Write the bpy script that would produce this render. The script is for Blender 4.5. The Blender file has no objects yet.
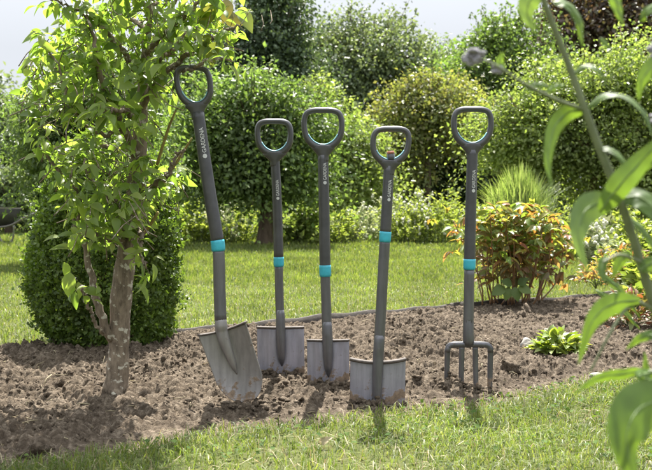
import bpy, bmesh, math
import numpy as np
from mathutils import Vector
rng = np.random.default_rng(7)
scene = bpy.context.scene
col = scene.collection
R = math.radians
# ------------------------------------------------------------------ camera model
F = 1032.0; CH = 0.75; TH = math.atan(45/1032)
def P(px, py, D):
    """world point seen at photo pixel (px,py) standing at distance D along +Y"""
    a = (px-326)/F; b = (235-py)/F
    y = math.cos(TH)+b*math.sin(TH); z = -math.sin(TH)+b*math.cos(TH)
    k = D/y
    return np.array([a*k, D, CH+z*k])
def G(px, D):            # ground point
    return np.array([(px-326)/F*D*1.0, D, 0.0])
# ------------------------------------------------------------------ basic mesh helpers
def link(o, parent=None):
    col.objects.link(o)
    if parent is not None: o.parent = parent
    return o
def mesh_from(name, verts, faces_list, mat, parent=None, smooth=True, solid=0):
    verts = np.asarray(verts, dtype=np.float32)
    me = bpy.data.meshes.new(name)
    if isinstance(faces_list, np.ndarray): faces_list = [faces_list]
    loops = np.concatenate([f.ravel() for f in faces_list]).astype(np.int32)
    tot = np.concatenate([np.full(len(f), f.shape[1]) for f in faces_list]).astype(np.int32)
    start = np.concatenate([[0], np.cumsum(tot)[:-1]]).astype(np.int32)
    me.vertices.add(len(verts)); me.vertices.foreach_set('co', verts.ravel())
    me.loops.add(len(loops)); me.loops.foreach_set('vertex_index', loops)
    me.polygons.add(len(tot)); me.polygons.foreach_set('loop_start', start)
    me.update(calc_edges=True)
    if smooth: me.polygons.foreach_set('use_smooth', np.ones(len(tot), dtype=bool))
    me.validate()
    me.materials.append(mat)
    o = bpy.data.objects.new(name, me)
    link(o, parent)
    if solid:
        m = o.modifiers.new('thick', 'SOLIDIFY'); m.thickness = solid; m.offset = 0
    return o
class MB:
    def __init__(s): s.v=[]; s.q=[]; s.t=[]; s.n=0
    def add(s, v, q=None, t=None):
        v=np.asarray(v,float)
        s.v.append(v)
        if q is not None and len(q): s.q.append(np.asarray(q,int)+s.n)
        if t is not None and len(t): s.t.append(np.asarray(t,int)+s.n)
        s.n+=len(v)
    def build(s, name, mat, parent=None, smooth=True, off=None, solid=0):
        fl=[]
        if s.q: fl.append(np.concatenate(s.q))
        if s.t: fl.append(np.concatenate(s.t))
        v=np.concatenate(s.v)
        if off is not None: v=v-np.asarray(off)
        return mesh_from(name, v, fl, mat, parent, smooth, solid)
    def tube(s, pts, rad, n=8, closed=False, a0=0.0, ref=None):
        pts=np.asarray(pts,float); m=len(pts)
        rad=np.broadcast_to(np.asarray(rad,float),(m,)) if np.ndim(rad)<2 else np.asarray(rad,float)
        if closed: tan=np.roll(pts,-1,0)-np.roll(pts,1,0)
        else: tan=np.gradient(pts,axis=0)
        tan/=np.linalg.norm(tan,axis=1,keepdims=True)+1e-12
        if ref is None:
            ref=np.array([0,1,0.]) if abs(tan[:,1]).mean()<.8 else np.array([1,0,0.])
        b=np.cross(tan,ref); b/=np.linalg.norm(b,axis=1,keepdims=True)+1e-12
        c=np.cross(b,tan)
        a=np.arange(n)/n*2*np.pi+a0
        r1=rad if rad.ndim==1 else rad[:,0]; r2=rad if rad.ndim==1 else rad[:,1]
        v=pts[:,None]+b[:,None]*(r1[:,None]*np.cos(a))[...,None]+c[:,None]*(r2[:,None]*np.sin(a))[...,None]
        v=v.reshape(-1,3)
        rows=m if closed else m-1
        i=np.arange(rows)[:,None]*n; j=np.arange(n)[None]
        i2=(np.arange(rows)[:,None]+1)%m*n
        q=np.stack([i+j,i+(j+1)%n,i2+(j+1)%n,i2+j],-1).reshape(-1,4)
        t=None
        if not closed:
            v=np.concatenate([v,pts[:1],pts[-1:]])
            k=np.arange(n)
            t=np.concatenate([np.stack([(k+1)%n,k,np.full(n,m*n)],1),
                              np.stack([(m-1)*n+k,(m-1)*n+(k+1)%n,np.full(n,m*n+1)],1)])
        s.add(v,q,t); return s
    def box(s, c, h, rot=None):
        v=np.array([[x,y,z] for x in(-1,1) for y in(-1,1) for z in(-1,1)],float)*np.asarray(h)
        if rot is not None: v=v@np.asarray(rot).T
        s.add(v+np.asarray(c),[[0,1,3,2],[4,6,7,5],[0,4,5,1],[2,3,7,6],[0,2,6,4],[1,5,7,3]]); return s
def spline(pts, n):
    """Catmull-Rom through control points (any dimension)"""
    p=np.asarray(pts,float); p=np.vstack([2*p[0]-p[1],p,2*p[-1]-p[-2]])
    segs=len(p)-3; out=[]
    for t in np.linspace(0,segs,n):
        i=min(int(t),segs-1); u=t-i; a,b,c,d=p[i:i+4]
        out.append(.5*(2*b+(c-a)*u+(2*a-5*b+4*c-d)*u*u+(3*b-a-3*c+d)*u**3))
    return np.array(out)
def thing(name, label, cat, loc=(0,0,0), group=None):
    o=bpy.data.objects.new(name,None); o.location=tuple(float(x) for x in loc); o.empty_display_size=.1
    link(o); o['label']=label; o['category']=cat
    if group: o['group']=group
    return o
def tag(o,label,cat,group=None):
    o['label']=label; o['category']=cat
    if group: o['group']=group
    return o
# ------------------------------------------------------------------ numpy noise
def h2(ix,iy,s):
    n=(ix*374761393+iy*668265263+s*1442695041)&0xffffffff
    n=((n^(n>>13))*1274126177)&0xffffffff
    return ((n^(n>>16))&0xffff)/65535.0
def vnoise(x,y,s=0):
    ix=np.floor(x).astype(np.int64); iy=np.floor(y).astype(np.int64); fx=x-ix; fy=y-iy
    fx=fx*fx*(3-2*fx); fy=fy*fy*(3-2*fy)
    return (h2(ix,iy,s)*(1-fx)+h2(ix+1,iy,s)*fx)*(1-fy)+(h2(ix,iy+1,s)*(1-fx)+h2(ix+1,iy+1,s)*fx)*fy
def fbm(x,y,o=4,s=0):
    r=0;a=.5
    for k in range(o): r=r+a*vnoise(x*2**k,y*2**k,s+k); a*=.5
    return r
def lumps(x,y,s=0):
    """rounded clods: height 0..1 of random hemispheres, one per cell"""
    ix=np.floor(x).astype(np.int64); iy=np.floor(y).astype(np.int64); best=np.zeros_like(x)
    for dx in(-1,0,1):
        for dy in(-1,0,1):
            cx=ix+dx+h2(ix+dx,iy+dy,s); cy=iy+dy+h2(ix+dx,iy+dy,s+5); r=.35+.6*h2(ix+dx,iy+dy,s+9)
            d=np.sqrt((x-cx)**2+(y-cy)**2)/r
            best=np.maximum(best,np.sqrt(np.clip(1-d*d,0,1))*r)
    return best
# ------------------------------------------------------------------ materials
def newmat(name):
    m=bpy.data.materials.new(name); m.use_nodes=True; nt=m.node_tree
    for n in list(nt.nodes): nt.nodes.remove(n)
    out=nt.nodes.new('ShaderNodeOutputMaterial')
    return m,nt,out
def ramp(nt, cols, fac):
    r=nt.nodes.new('ShaderNodeValToRGB'); e=r.color_ramp.elements
    while len(e)<len(cols): e.new(.5)
    for i,c in enumerate(cols):
        e[i].position=i/(len(cols)-1) if len(c)==3 else c[3]; e[i].color=(*c[:3],1)
    nt.links.new(fac,r.inputs[0]); return r.outputs[0]
def noise(nt, scale, detail=4, rough=.6, coord='Object', stretch=None):
    tc=nt.nodes.new('ShaderNodeTexCoord'); n=nt.nodes.new('ShaderNodeTexNoise')
    n.inputs['Scale'].default_value=scale; n.inputs['Detail'].default_value=detail; n.inputs['Roughness'].default_value=rough
    src=tc.outputs[coord]
    if stretch:
        mp=nt.nodes.new('ShaderNodeMapping'); mp.inputs['Scale'].default_value=stretch
        nt.links.new(src,mp.inputs[0]); src=mp.outputs[0]
    nt.links.new(src,n.inputs['Vector']); return n.outputs[0]
def mixc(nt, fac, a, b, mode='MIX'):
    m=nt.nodes.new('ShaderNodeMix'); m.data_type='RGBA'; m.blend_type=mode
    def put(sock,v):
        if isinstance(v,(tuple,list)): sock.default_value=(*v[:3],1)
        elif isinstance(v,(int,float)): sock.default_value=v
        else: nt.links.new(v,sock)
    put(m.inputs[0],fac); put(m.inputs[6],a); put(m.inputs[7],b); return m.outputs[2]
def bump(nt, h, strength, dist):
    b=nt.nodes.new('ShaderNodeBump'); b.inputs['Strength'].default_value=strength; b.inputs['Distance'].default_value=dist
    nt.links.new(h,b.inputs['Height']); return b.outputs[0]
def leafmat(name, cols, trans=.42, rough=.45, warm=(1.5,1.35,.45), spec=.35, vary=0.0, vscale=2.0):
    m,nt,out=newmat(name)
    g=nt.nodes.new('ShaderNodeNewGeometry')
    c=ramp(nt,cols,g.outputs['Random Per Island'])
    if vary:
        n=noise(nt,vscale,2,.5)
        rr=ramp(nt,[(1-vary,1-vary,1-vary,.3),(1+vary,1+vary,1+vary*.6,.7)],n)
        c=mixc(nt,1.0,c,rr,'MULTIPLY')
    p=nt.nodes.new('ShaderNodeBsdfPrincipled'); nt.links.new(c,p.inputs['Base Color'])
    p.inputs['Roughness'].default_value=rough; p.inputs['Specular IOR Level'].default_value=spec
    t=nt.nodes.new('ShaderNodeBsdfTranslucent'); tc=mixc(nt,1.0,c,warm,'MULTIPLY'); nt.links.new(tc,t.inputs[0])
    mx=nt.nodes.new('ShaderNodeMixShader'); mx.inputs[0].default_value=trans
    nt.links.new(p.outputs[0],mx.inputs[1]); nt.links.new(t.outputs[0],mx.inputs[2]); nt.links.new(mx.outputs[0],out.inputs[0])
    return m
def plain(name, c, rough=.5, metal=0, spec=.5, var=.12, nscale=40, bmp=0, bdist=.001):
    m,nt,out=newmat(name)
    p=nt.nodes.new('ShaderNodeBsdfPrincipled')
    n=noise(nt,nscale,5,.6)
    cc=ramp(nt,[tuple(x*(1-var) for x in c)+(.3,),tuple(x*(1+var) for x in c)+(.7,)],n)
    nt.links.new(cc,p.inputs['Base Color']); p.inputs['Roughness'].default_value=rough; p.inputs['Metallic'].default_value=metal
    p.inputs['Specular IOR Level'].default_value=spec
    if bmp: nt.links.new(bump(nt,n,bmp,bdist),p.inputs['Normal'])
    nt.links.new(p.outputs[0],out.inputs[0]); return m
def bark(name, dark, light, lichen=None, scale=30, lich_scale=22, th=.56):
    m,nt,out=newmat(name); p=nt.nodes.new('ShaderNodeBsdfPrincipled')
    n=noise(nt,scale,6,.65,stretch=(1,1,.35)); c=ramp(nt,[(*dark,.3),(*light,.72)],n)
    if lichen:
        l=noise(nt,lich_scale,3,.55,stretch=(1,1,1.3)); f=ramp(nt,[(0,0,0,th),(1,1,1,th+.05)],l)
        c=mixc(nt,f,c,lichen)
    nt.links.new(c,p.inputs['Base Color']); p.inputs['Roughness'].default_value=.9; p.inputs['Specular IOR Level'].default_value=.2
    nt.links.new(bump(nt,n,.8,.008),p.inputs['Normal']); nt.links.new(p.outputs[0],out.inputs[0]); return m
# ------------------------------------------------------------------ leaves
def tmpl4(w=.32):
    return np.array([[0,0,0],[-w,.45,.10],[w,.45,.10],[0,1,-.08]]), np.array([[0,2,3],[0,3,1]])
def tmplL(rows=6, w=.27, curl=.28, fold=.10, tipp=1.0):
    v=[];q=[]
    for i in range(rows+1):
        t=i/rows; ww=w*math.sin(math.pi*min(t**.82,1))**.85 if 0<t<1 else .012
        z=-curl*t*t+.05*math.sin(t*3)
        for u in(-1,0,1): v.append([u*ww,t*(1-.06*abs(u)*0),z+fold*abs(u)*(ww/w)])
    for i in range(rows):
        for k in(0,1):
            a=i*3+k; q.append([a,a+1,a+4,a+3])
    return np.array(v),np.array(q)
def unit(a): return a/(np.linalg.norm(a,axis=-1,keepdims=True)+1e-9)
def leaves(tmpl, pos, d, nrm, scale, wid=None):
    tv,tf=tmpl; N=len(pos); y=unit(d); x=unit(np.cross(y,nrm)); z=np.cross(x,y)
    wid=np.ones(N) if wid is None else wid
    v=(tv[None,:,0,None]*(x*wid[:,None])[:,None]+tv[None,:,1,None]*y[:,None]+tv[None,:,2,None]*z[:,None])*scale[:,None,None]+pos[:,None]
    f=tf[None]+(np.arange(N)*len(tv))[:,None,None]
    return v.reshape(-1,3), f.reshape(-1,tf.shape[1])
def rdir(n): return unit(rng.normal(size=(n,3)))
T4=tmpl4(); T4N=tmpl4(.18); T4W=tmpl4(.42); TL=tmplL()
def crown(lobes, n, puff, per_puff=40, shell=.75, up=.5, droop=.25, edge=1.0):
    """lobes: [(centre, radii)] -> leaf positions, directions, normals gathered in drooping boughs"""
    w=np.array([(r[0]*r[2]+r[1]*r[2]) for c,r in lobes]); w/=w.sum()
    P_,D_,N_=[],[],[]
    for (c,r),k in zip(lobes,w):
        npf=max(3,int(n*k/per_puff))
        dirs=rdir(npf); rad=shell+(1-shell)*rng.random(npf)**.6; rad*=np.where(rng.random(npf)<.22,rng.random(npf),1)
        ph=rng.random(6)*6.28; wv=rng.normal(size=(6,3))*2.6
        rad*=1+edge*.11*(np.sin(dirs@wv.T+ph).sum(1)*.5)+edge*.16*rng.normal(size=npf).clip(-1.2,2.2)
        pc=c+dirs*rad[:,None]*r
        sz=puff*(.45+1.1*rng.random(npf))
        cnt=rng.poisson(per_puff*np.clip(sz/puff,.4,1.7)**2)+4
        idx=np.repeat(np.arange(npf),cnt); m=len(idx)
        bd=unit(dirs*np.array([1,1,.25])+rng.normal(size=(npf,3))*.35)      # each bough reaches outwards
        g=rng.normal(size=(m,3))*.5*np.array([1,1,.42]); al=rng.normal(size=m)*.55
        off=g+bd[idx]*al[:,None]; off[:,2]-=.30*(off[:,0]**2+off[:,1]**2)
        pp=pc[idx]+off*sz[idx][:,None]
        ow=unit((pp-c)/np.asarray(r))
        nn=unit(ow*.35+np.array([0,0,up+.25])+rng.normal(size=(m,3))*.5)
        dd=unit(bd[idx]*.5+rng.normal(size=(m,3))*.7-np.array([0,0,droop]))
        P_.append(pp);D_.append(dd);N_.append(nn)
    return np.concatenate(P_),np.concatenate(D_),np.concatenate(N_)
# ------------------------------------------------------------------ palette
M={}
M['bark']=bark('bark_grey',(.045,.032,.022),(.14,.105,.075),scale=22)
M['bark_apple']=bark('bark_lichen',(.085,.066,.047),(.25,.20,.145),(.40,.375,.30),scale=70,lich_scale=34,th=.575)
M['twig']=bark('bark_twig',(.09,.06,.035),(.22,.15,.09),scale=80)
M['orange_twig']=bark('bark_ochre',(.16,.13,.04),(.30,.24,.08),scale=90)
M['l_apple']=leafmat('leaf_apple',[(.10,.15,.04),(.14,.20,.05),(.18,.24,.065),(.22,.265,.09)],.6,.42,(1.65,1.8,.7),.4)
M['l_applewarm']=leafmat('leaf_apple_turning',[(.13,.18,.05),(.15,.17,.05),(.15,.13,.05),(.14,.18,.045)],.45,.4,(1.4,1.35,.6),.4)
M['l_box']=leafmat('leaf_box',[(.06,.10,.025),(.095,.145,.032),(.14,.195,.05)],.45,.45,(1.4,1.5,.55),.35,.25,3.)
M['l_mid']=leafmat('leaf_mid',[(.08,.125,.05),(.12,.17,.06),(.165,.215,.085)],.48,.42,(1.35,1.5,.65),.24,.35,.9)
M['l_blue']=leafmat('leaf_bluish_hazed',[(.095,.13,.075),(.13,.17,.095),(.17,.21,.125)],.45,.4,(1.4,1.4,.7),.24,.3,.8)  # bluish leaves, paled so the colour carries some distance haze
M['l_tall']=leafmat('leaf_tall_tree',[(.045,.072,.042),(.065,.098,.054),(.09,.128,.072)],.36,.5,(1.4,1.4,.7),.25,.3,.8)
M['l_bright']=leafmat('leaf_bright',[(.14,.19,.06),(.195,.245,.085),(.25,.285,.125)],.52,.42,(1.35,1.45,.65),.24,.3,1.1)
M['l_yell']=leafmat('leaf_olive',[(.14,.18,.065),(.18,.21,.08),(.19,.175,.10)],.5,.42,(1.5,1.45,.6),.24,.3,1)
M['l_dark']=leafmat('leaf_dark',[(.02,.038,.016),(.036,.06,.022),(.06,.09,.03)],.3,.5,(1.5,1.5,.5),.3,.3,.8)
M['l_copper']=leafmat('leaf_copper',[(.06,.045,.035),(.09,.06,.045),(.11,.12,.055)],.35,.45,(1.5,1.2,.7),.4,.2,.8)
M['l_herb']=leafmat('leaf_herb',[(.15,.20,.05),(.23,.28,.07),(.33,.36,.14)],.5,.5,(1.4,1.45,.6),.3)
M['l_pale']=leafmat('leaf_silvery',[(.18,.23,.10),(.28,.32,.18),(.40,.41,.28)],.4,.6,(1.2,1.2,.8),.2)
M['l_peony']=leafmat('leaf_peony_top',[(.15,.22,.06),(.21,.27,.075),(.28,.28,.075),(.26,.10,.055),(.16,.24,.06),(.14,.22,.05),(.22,.12,.06)],.5,.42,(1.5,1.4,.6),.35)
M['l_peonyd']=leafmat('leaf_peony_low',[(.15,.19,.08),(.21,.16,.09),(.25,.16,.11),(.17,.22,.08),(.24,.14,.08)],.55,.4,(1.7,1.3,.55),.5)
M['l_red']=leafmat('leaf_red',[(.11,.15,.04),(.18,.09,.045),(.24,.07,.04),(.17,.17,.05),(.12,.16,.05)],.4,.45,(1.35,1.2,.6),.35)
M['l_hosta']=leafmat('leaf_low_plant',[(.10,.16,.03),(.17,.23,.05),(.30,.34,.14)],.42,.4,(1.5,1.4,.5),.45)
M['l_fore']=leafmat('leaf_butterfly_bush',[(.06,.11,.03),(.09,.15,.04),(.07,.125,.035)],.46,.5,(1.8,1.7,.5),.4,.3,25)
M['l_foregrey']=leafmat('leaf_butterfly_bush_underside',[(.11,.17,.06),(.13,.19,.08)],.4,.6,(1.5,1.5,.5),.3)
M['grass']=leafmat('grass_blades',[(.07,.105,.028),(.10,.14,.036),(.13,.17,.05),(.165,.195,.07),(.20,.205,.10)],.45,.5,(1.4,1.45,.6),.3,.3,1.8)
M['straw']=leafmat('dry_straw',[(.20,.16,.09),(.30,.25,.15),(.40,.35,.22)],.25,.6,(1.2,1.1,.8),.3)
M['reed']=leafmat('tall_grass_blades',[(.15,.21,.07),(.21,.28,.09),(.33,.37,.19)],.42,.45,(1.3,1.35,.6),.4)
M['stem_red']=plain('stem_reddish',(.20,.11,.05),.55,var=.3)
M['stem_green']=plain('stem_green',(.10,.14,.04),.5,var=.2)
M['stem_fore']=plain('stem_butterfly_bush',(.11,.13,.06),.6,var=.2)
M['rib']=plain('leaf_midrib',(.12,.18,.05),.6)
M['flower_pale']=plain('flower_pale',(.5,.5,.38),.7,var=.2)
M['lilac']=plain('flower_lilac_grey',(.21,.20,.22),.8,var=.25,nscale=200)
M['stone']=plain('stone_pale',(.25,.23,.20),.9,var=.3,nscale=30,bmp=.6,bdist=.01)
M['edging']=plain('edging_weathered',(.045,.037,.031),.9,var=.35,nscale=25,bmp=.6,bdist=.004)
M['teal']=plain('teal_plastic',(.03,.32,.41),.42,var=.12,nscale=70)
M['lining']=plain('teal_grip_lining',(.16,.34,.40),.4,var=.05)
M['grip']=plain('grip_plastic',(.050,.049,.051),.33,var=.08,nscale=200,bmp=.08,bdist=.0006)
M['sleeve']=plain('coated_sleeve',(.046,.045,.049),.34,var=.25,nscale=28)
M['letter']=plain('printed_lettering',(.45,.45,.45),.5,var=.02)
M['button']=plain('red_brown_button',(.30,.10,.06),.5,var=.1)
M['rubber']=plain('dark_rubber',(.03,.03,.03),.8)
M['barrow']=plain('barrow_tray',(.05,.05,.045),.6,.2,var=.3,nscale=15)
M['pipe']=plain('barrow_steel_tube',(.16,.15,.13),.45,.5,var=.2)
def steelmat(name, c, c2, dirt_top=.08, rough=.45):
    """worn grey steel; soil dried on near the ground (object space: origin where it enters the soil)"""
    m,nt,out=newmat(name); p=nt.nodes.new('ShaderNodeBsdfPrincipled')
    n=noise(nt,14,6,.65); n2=noise(nt,60,4,.6,stretch=(1,1,.12))
    base=ramp(nt,[(*c,.35),(*c2,.65)],n)
    base=mixc(nt,.5,base,ramp(nt,[(*(x*.82 for x in c),.35),(*(x*1.12 for x in c2),.65)],n2))
    tc=nt.nodes.new('ShaderNodeTexCoord'); sp=nt.nodes.new('ShaderNodeSeparateXYZ'); nt.links.new(tc.outputs['Object'],sp.inputs[0])
    mr=nt.nodes.new('ShaderNodeMapRange'); mr.inputs[1].default_value=-.01; mr.inputs[2].default_value=dirt_top*2.2; mr.inputs[3].default_value=.20; mr.inputs[4].default_value=-.06
    nt.links.new(sp.outputs[2],mr.inputs[0])
    ad=nt.nodes.new('ShaderNodeMath'); ad.operation='ADD'; nt.links.new(noise(nt,26,5,.6),ad.inputs[0]); nt.links.new(mr.outputs[0],ad.inputs[1])
    f=ramp(nt,[(0,0,0,.59),(1,1,1,.67)],ad.outputs[0])
    cc=mixc(nt,f,base,ramp(nt,[(.10,.07,.045,.3),(.23,.165,.11,.7)],noise(nt,90,4)))
    nt.links.new(cc,p.inputs['Base Color'])
    rr=nt.nodes.new('ShaderNodeMapRange'); rr.inputs[3].default_value=rough; rr.inputs[4].default_value=.9; nt.links.new(f,rr.inputs[0]); nt.links.new(rr.outputs[0],p.inputs['Roughness'])
    mm=nt.nodes.new('ShaderNodeMapRange'); mm.inputs[3].default_value=.35; mm.inputs[4].default_value=0; nt.links.new(f,mm.inputs[0]); nt.links.new(mm.outputs[0],p.inputs['Metallic'])
    nt.links.new(bump(nt,f,.5,.0012),p.inputs['Normal'])
    nt.links.new(p.outputs[0],out.inputs[0]); return m
M['steel_a']=steelmat('shovel_steel',(.175,.163,.155),(.24,.225,.215),.08)
M['steel_b']=steelmat('spade_steel',(.205,.20,.228),(.27,.262,.295),.045)
M['tube']=steelmat('shaft_steel',(.085,.083,.090),(.12,.117,.125),.02,.32)
M['tread']=plain('tread_dirty_edge',(.07,.055,.045),.75,.1,var=.4,nscale=60,bmp=.5,bdist=.003)
def soilmat():
    m,nt,out=newmat('soil_dug'); p=nt.nodes.new('ShaderNodeBsdfPrincipled')
    a=noise(nt,3.2,5,.6); b=noise(nt,45,6,.7); c=noise(nt,160,4,.7)
    c1=ramp(nt,[(.050,.037,.025,.32),(.100,.077,.054,.5),(.18,.143,.104,.70)],a)
    c2=ramp(nt,[(.034,.024,.016,.34),(.105,.080,.056,.5),(.32,.26,.195,.68)],b)
    cc=mixc(nt,.6,c1,c2); nt.links.new(cc,p.inputs['Base Color'])
    p.inputs['Roughness'].default_value=.95; p.inputs['Specular IOR Level'].default_value=.15
    mx=mixc(nt,.5,b,c); nt.links.new(bump(nt,mx,1.0,.02),p.inputs['Normal']); nt.links.new(p.outputs[0],out.inputs[0]); return m
M['soil']=soilmat()
def groundmat():
    m,nt,out=newmat('turf_ground'); p=nt.nodes.new('ShaderNodeBsdfPrincipled')
    a=noise(nt,1.2,4,.6); b=noise(nt,40,5,.7)
    cc=mixc(nt,.5,ramp(nt,[(.05,.065,.02,.3),(.08,.095,.028,.7)],a),ramp(nt,[(.05,.05,.022,.35),(.10,.105,.035,.65)],b))
    nt.links.new(cc,p.inputs['Base Color']); p.inputs['Roughness'].default_value=1; p.inputs['Specular IOR Level'].default_value=.1
    nt.links.new(bump(nt,b,.6,.02),p.inputs['Normal']); nt.links.new(p.outputs[0],out.inputs[0]); return m
M['ground']=groundmat()
# ------------------------------------------------------------------ layout of bed
FR=np.array([(-3.2,1.7),(-1.6,2.50),(-.88,2.80),(-.64,2.95),(-.39,3.17),(0,3.36),(.42,3.54),(.71,3.80),(1.09,4.10),(1.34,4.22),(2.0,4.5),(3.2,5.0)])
def front(x): return np.interp(x,FR[:,0],FR[:,1])+.05*(fbm(x*5+3,x*0+1,3,31)-.45)
def back(x): return 4.93+.674*(x+1.56)+.05*np.sin(x*2.1)
TOOLS_C=[((240,407),3.55),((281,377),4.05),((328,382),3.90),((377,402),3.65),((469,385),3.85)]
BASES=[P(*c,d) for c,d in TOOLS_C]
def soil_h(X,Y,fine=True):
    f=front(X); b=back(X)
    e=np.clip(np.minimum(Y-f,(b-Y)*1.6)/.28,0,1); e=e*e*(3-2*e)
    z=.055*(fbm(X*1.6+4,Y*1.6,3,3)-.42)+.02
    for B in BASES:
        g=np.exp(-((X-B[0])**2+(Y-B[1])**2)/(2*.16**2)); z=z*(1-g)+(B[2]+.002)*g
    rough=.45+.75*fbm(X*1.1+9,Y*1.1+2,3,14)
    z=z+.040*(fbm(X*7,Y*7,4,21)-.47)*rough
    if fine:
        wx=X+.02*fbm(X*18,Y*18,3,40); wy=Y+.02*fbm(X*18+9,Y*18,3,41)
        l1=np.maximum(lumps(wx*8,wy*8,51)-.30,0); l2=lumps(wx*16,wy*16,61); l3=lumps(wx*31,wy*31,71); l4=lumps(wx*60,wy*60,81)
        z=z+rough*(.034*l1*vnoise(X*3,Y*3,6)*1.6+.024*l2*(.1+1.3*vnoise(X*6,Y*6,8))+.036*l3*(.4+.9*vnoise(X*9,Y*9,18))+.028*l4+.036*(fbm(X*40,Y*40,4,91)-.45)+.010*(vnoise(X*130,Y*130,93)-.5))-.040
    return z*e-.025*(1-e)
def in_bed(X,Y,m=0): return (Y>front(X)+m)&(Y<back(X)-m)
nx,nt_=760,440
xs=np.linspace(-2.5,2.9,nx); ts=np.linspace(0,1,nt_)**.9
X=np.repeat(xs[:,None],nt_,1); fr=front(xs)[:,None]-.1; bk=back(xs)[:,None]+.02
Y=fr+(bk-fr)*ts[None]
Z=soil_h(X,Y)+.004
i=np.arange(nx-1)[:,None]*nt_; j=np.arange(nt_-1)[None]
q=np.stack([i+j,i+nt_+j,i+nt_+j+1,i+j+1],-1).reshape(-1,4)
o=mesh_from('soil_bed',np.stack([X,Y,Z],-1).reshape(-1,3),q,M['soil']); o['kind']='structure'
# ground sheet with a shallow dip under the bed
gx=np.concatenate([[-160,-60,-25,-12,-6],np.linspace(-4,4,81),[6,12,25,60,160]]); gy=np.concatenate([[-60,-20,-5,0,1],np.linspace(1.5,9,76),np.linspace(10,24,15),[35,60,110,260]])
GX,GY=np.meshgrid(gx,gy,indexing='ij')
def lawn_h(X,Y): return .018*(fbm(X*1.3,Y*1.3,3,5)-.45)
GZ=np.where(in_bed(GX,GY,-.02),-.09,lawn_h(GX,GY)*(np.abs(GX)<12)*(GY<24)); GZ=np.where(in_bed(GX,GY,-.02)&(np.abs(GX)>2.4),-.01,GZ)
n2=len(gy); i=np.arange(len(gx)-1)[:,None]*n2; j=np.arange(n2-1)[None]
q=np.stack([i+j,i+n2+j,i+n2+j+1,i+j+1],-1).reshape(-1,4)
o=mesh_from('ground',np.stack([GX,GY,GZ],-1).reshape(-1,3),q,M['ground']); o['kind']='structure'
# soil clods and crumbs: uncountable
def ico(sub):
    bm=bmesh.new(); bmesh.ops.create_icosphere(bm,subdivisions=sub,radius=1)
    v=np.array([x.co[:] for x in bm.verts]); f=np.array([[a.index for a in t.verts] for t in bm.faces]); bm.free(); return v,f
def rock(sub, amp, seed):
    v,f=ico(sub); r=np.random.default_rng(seed); d=np.ones(len(v))
    for k in range(9):
        w=r.normal(size=3)*(1.5+k*.6); d+=amp/(1+k*.3)*np.sin(v@w+r.random()*6.3)
    return v*d[:,None],f
mb=MB()
TOOLX=[B[0] for B in BASES]
rk=[rock(2,.22,s) for s in range(8)]; rk1=[rock(1,.26,s+20) for s in range(6)]
def rough_rock(seed):
    v,f=rock(3,.20,seed); r=np.random.default_rng(seed+99); d=np.ones(len(v))
    for k in range(26): d+=.035*np.sin(v@(r.normal(size=3)*(5+k*.5))+r.random()*6.3)
    return v*d[:,None],f
rkb=[rough_rock(s+60) for s in range(7)]
def heap(n):
    for B in BASES:
        for _ in range(n):
            x=B[0]+rng.normal()*.075; y=B[1]-.012-abs(rng.normal())*.035; r=.003+.011*rng.random()**2.2; v,f=(rk if r>.006 else rk1)[rng.integers(6)]
            th=rng.random()*6.28; Rz=np.array([[math.cos(th),-math.sin(th),0],[math.sin(th),math.cos(th),0],[0,0,1]])
            z=float(soil_h(np.array([x]),np.array([y]))[0]); mb.add((v*[1,.8,.8])@Rz.T*r+[x,y,z+r*.3+.016*rng.random()*math.exp(-((y-B[1]+.012)/.02)**2)],t=f)
def scatter(n, lo, hi, pw, pool, flat=.7):
    x=rng.uniform(-2.2,2.4,n); y=rng.uniform(2.4,6.6,n); k=in_bed(x,y,.02)&(fbm(x*3,y*3,3,77)+.25*rng.random(n)>.48); x=x[k];y=y[k]
    s=lo+(hi-lo)*rng.random(len(x))**pw; z=soil_h(x,y)
    for a,b,c,r in zip(x,y,z,s):
        if any(abs(a-B[0])<.09 and B[1]-.12-r*2<b<B[1]+.01 for B in BASES) and r>.012: continue
        v,f=pool[rng.integers(len(pool))]
        q=rng.normal(size=4); q/=np.linalg.norm(q); w0,x0,y0,z0=q
        Rm=np.array([[1-2*(y0*y0+z0*z0),2*(x0*y0-w0*z0),2*(x0*z0+w0*y0)],[2*(x0*y0+w0*z0),1-2*(x0*x0+z0*z0),2*(y0*z0-w0*x0)],[2*(x0*z0-w0*y0),2*(y0*z0+w0*x0),1-2*(x0*x0+y0*y0)]])
        vv=(v*np.array([1,.8,.65]))@Rm.T*r
        mb.add(vv+[a,b,c+r*.25],t=f)
scatter(600,.009,.022,2.2,rk); scatter(240,.016,.042,2.0,rkb); scatter(30000,.003,.012,1.8,rk1); scatter(42000,.0025,.0065,1,rk1)
heap(230)
o=mb.build('soil_clods',M['soil'],smooth=False); o['kind']='stuff'
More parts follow.
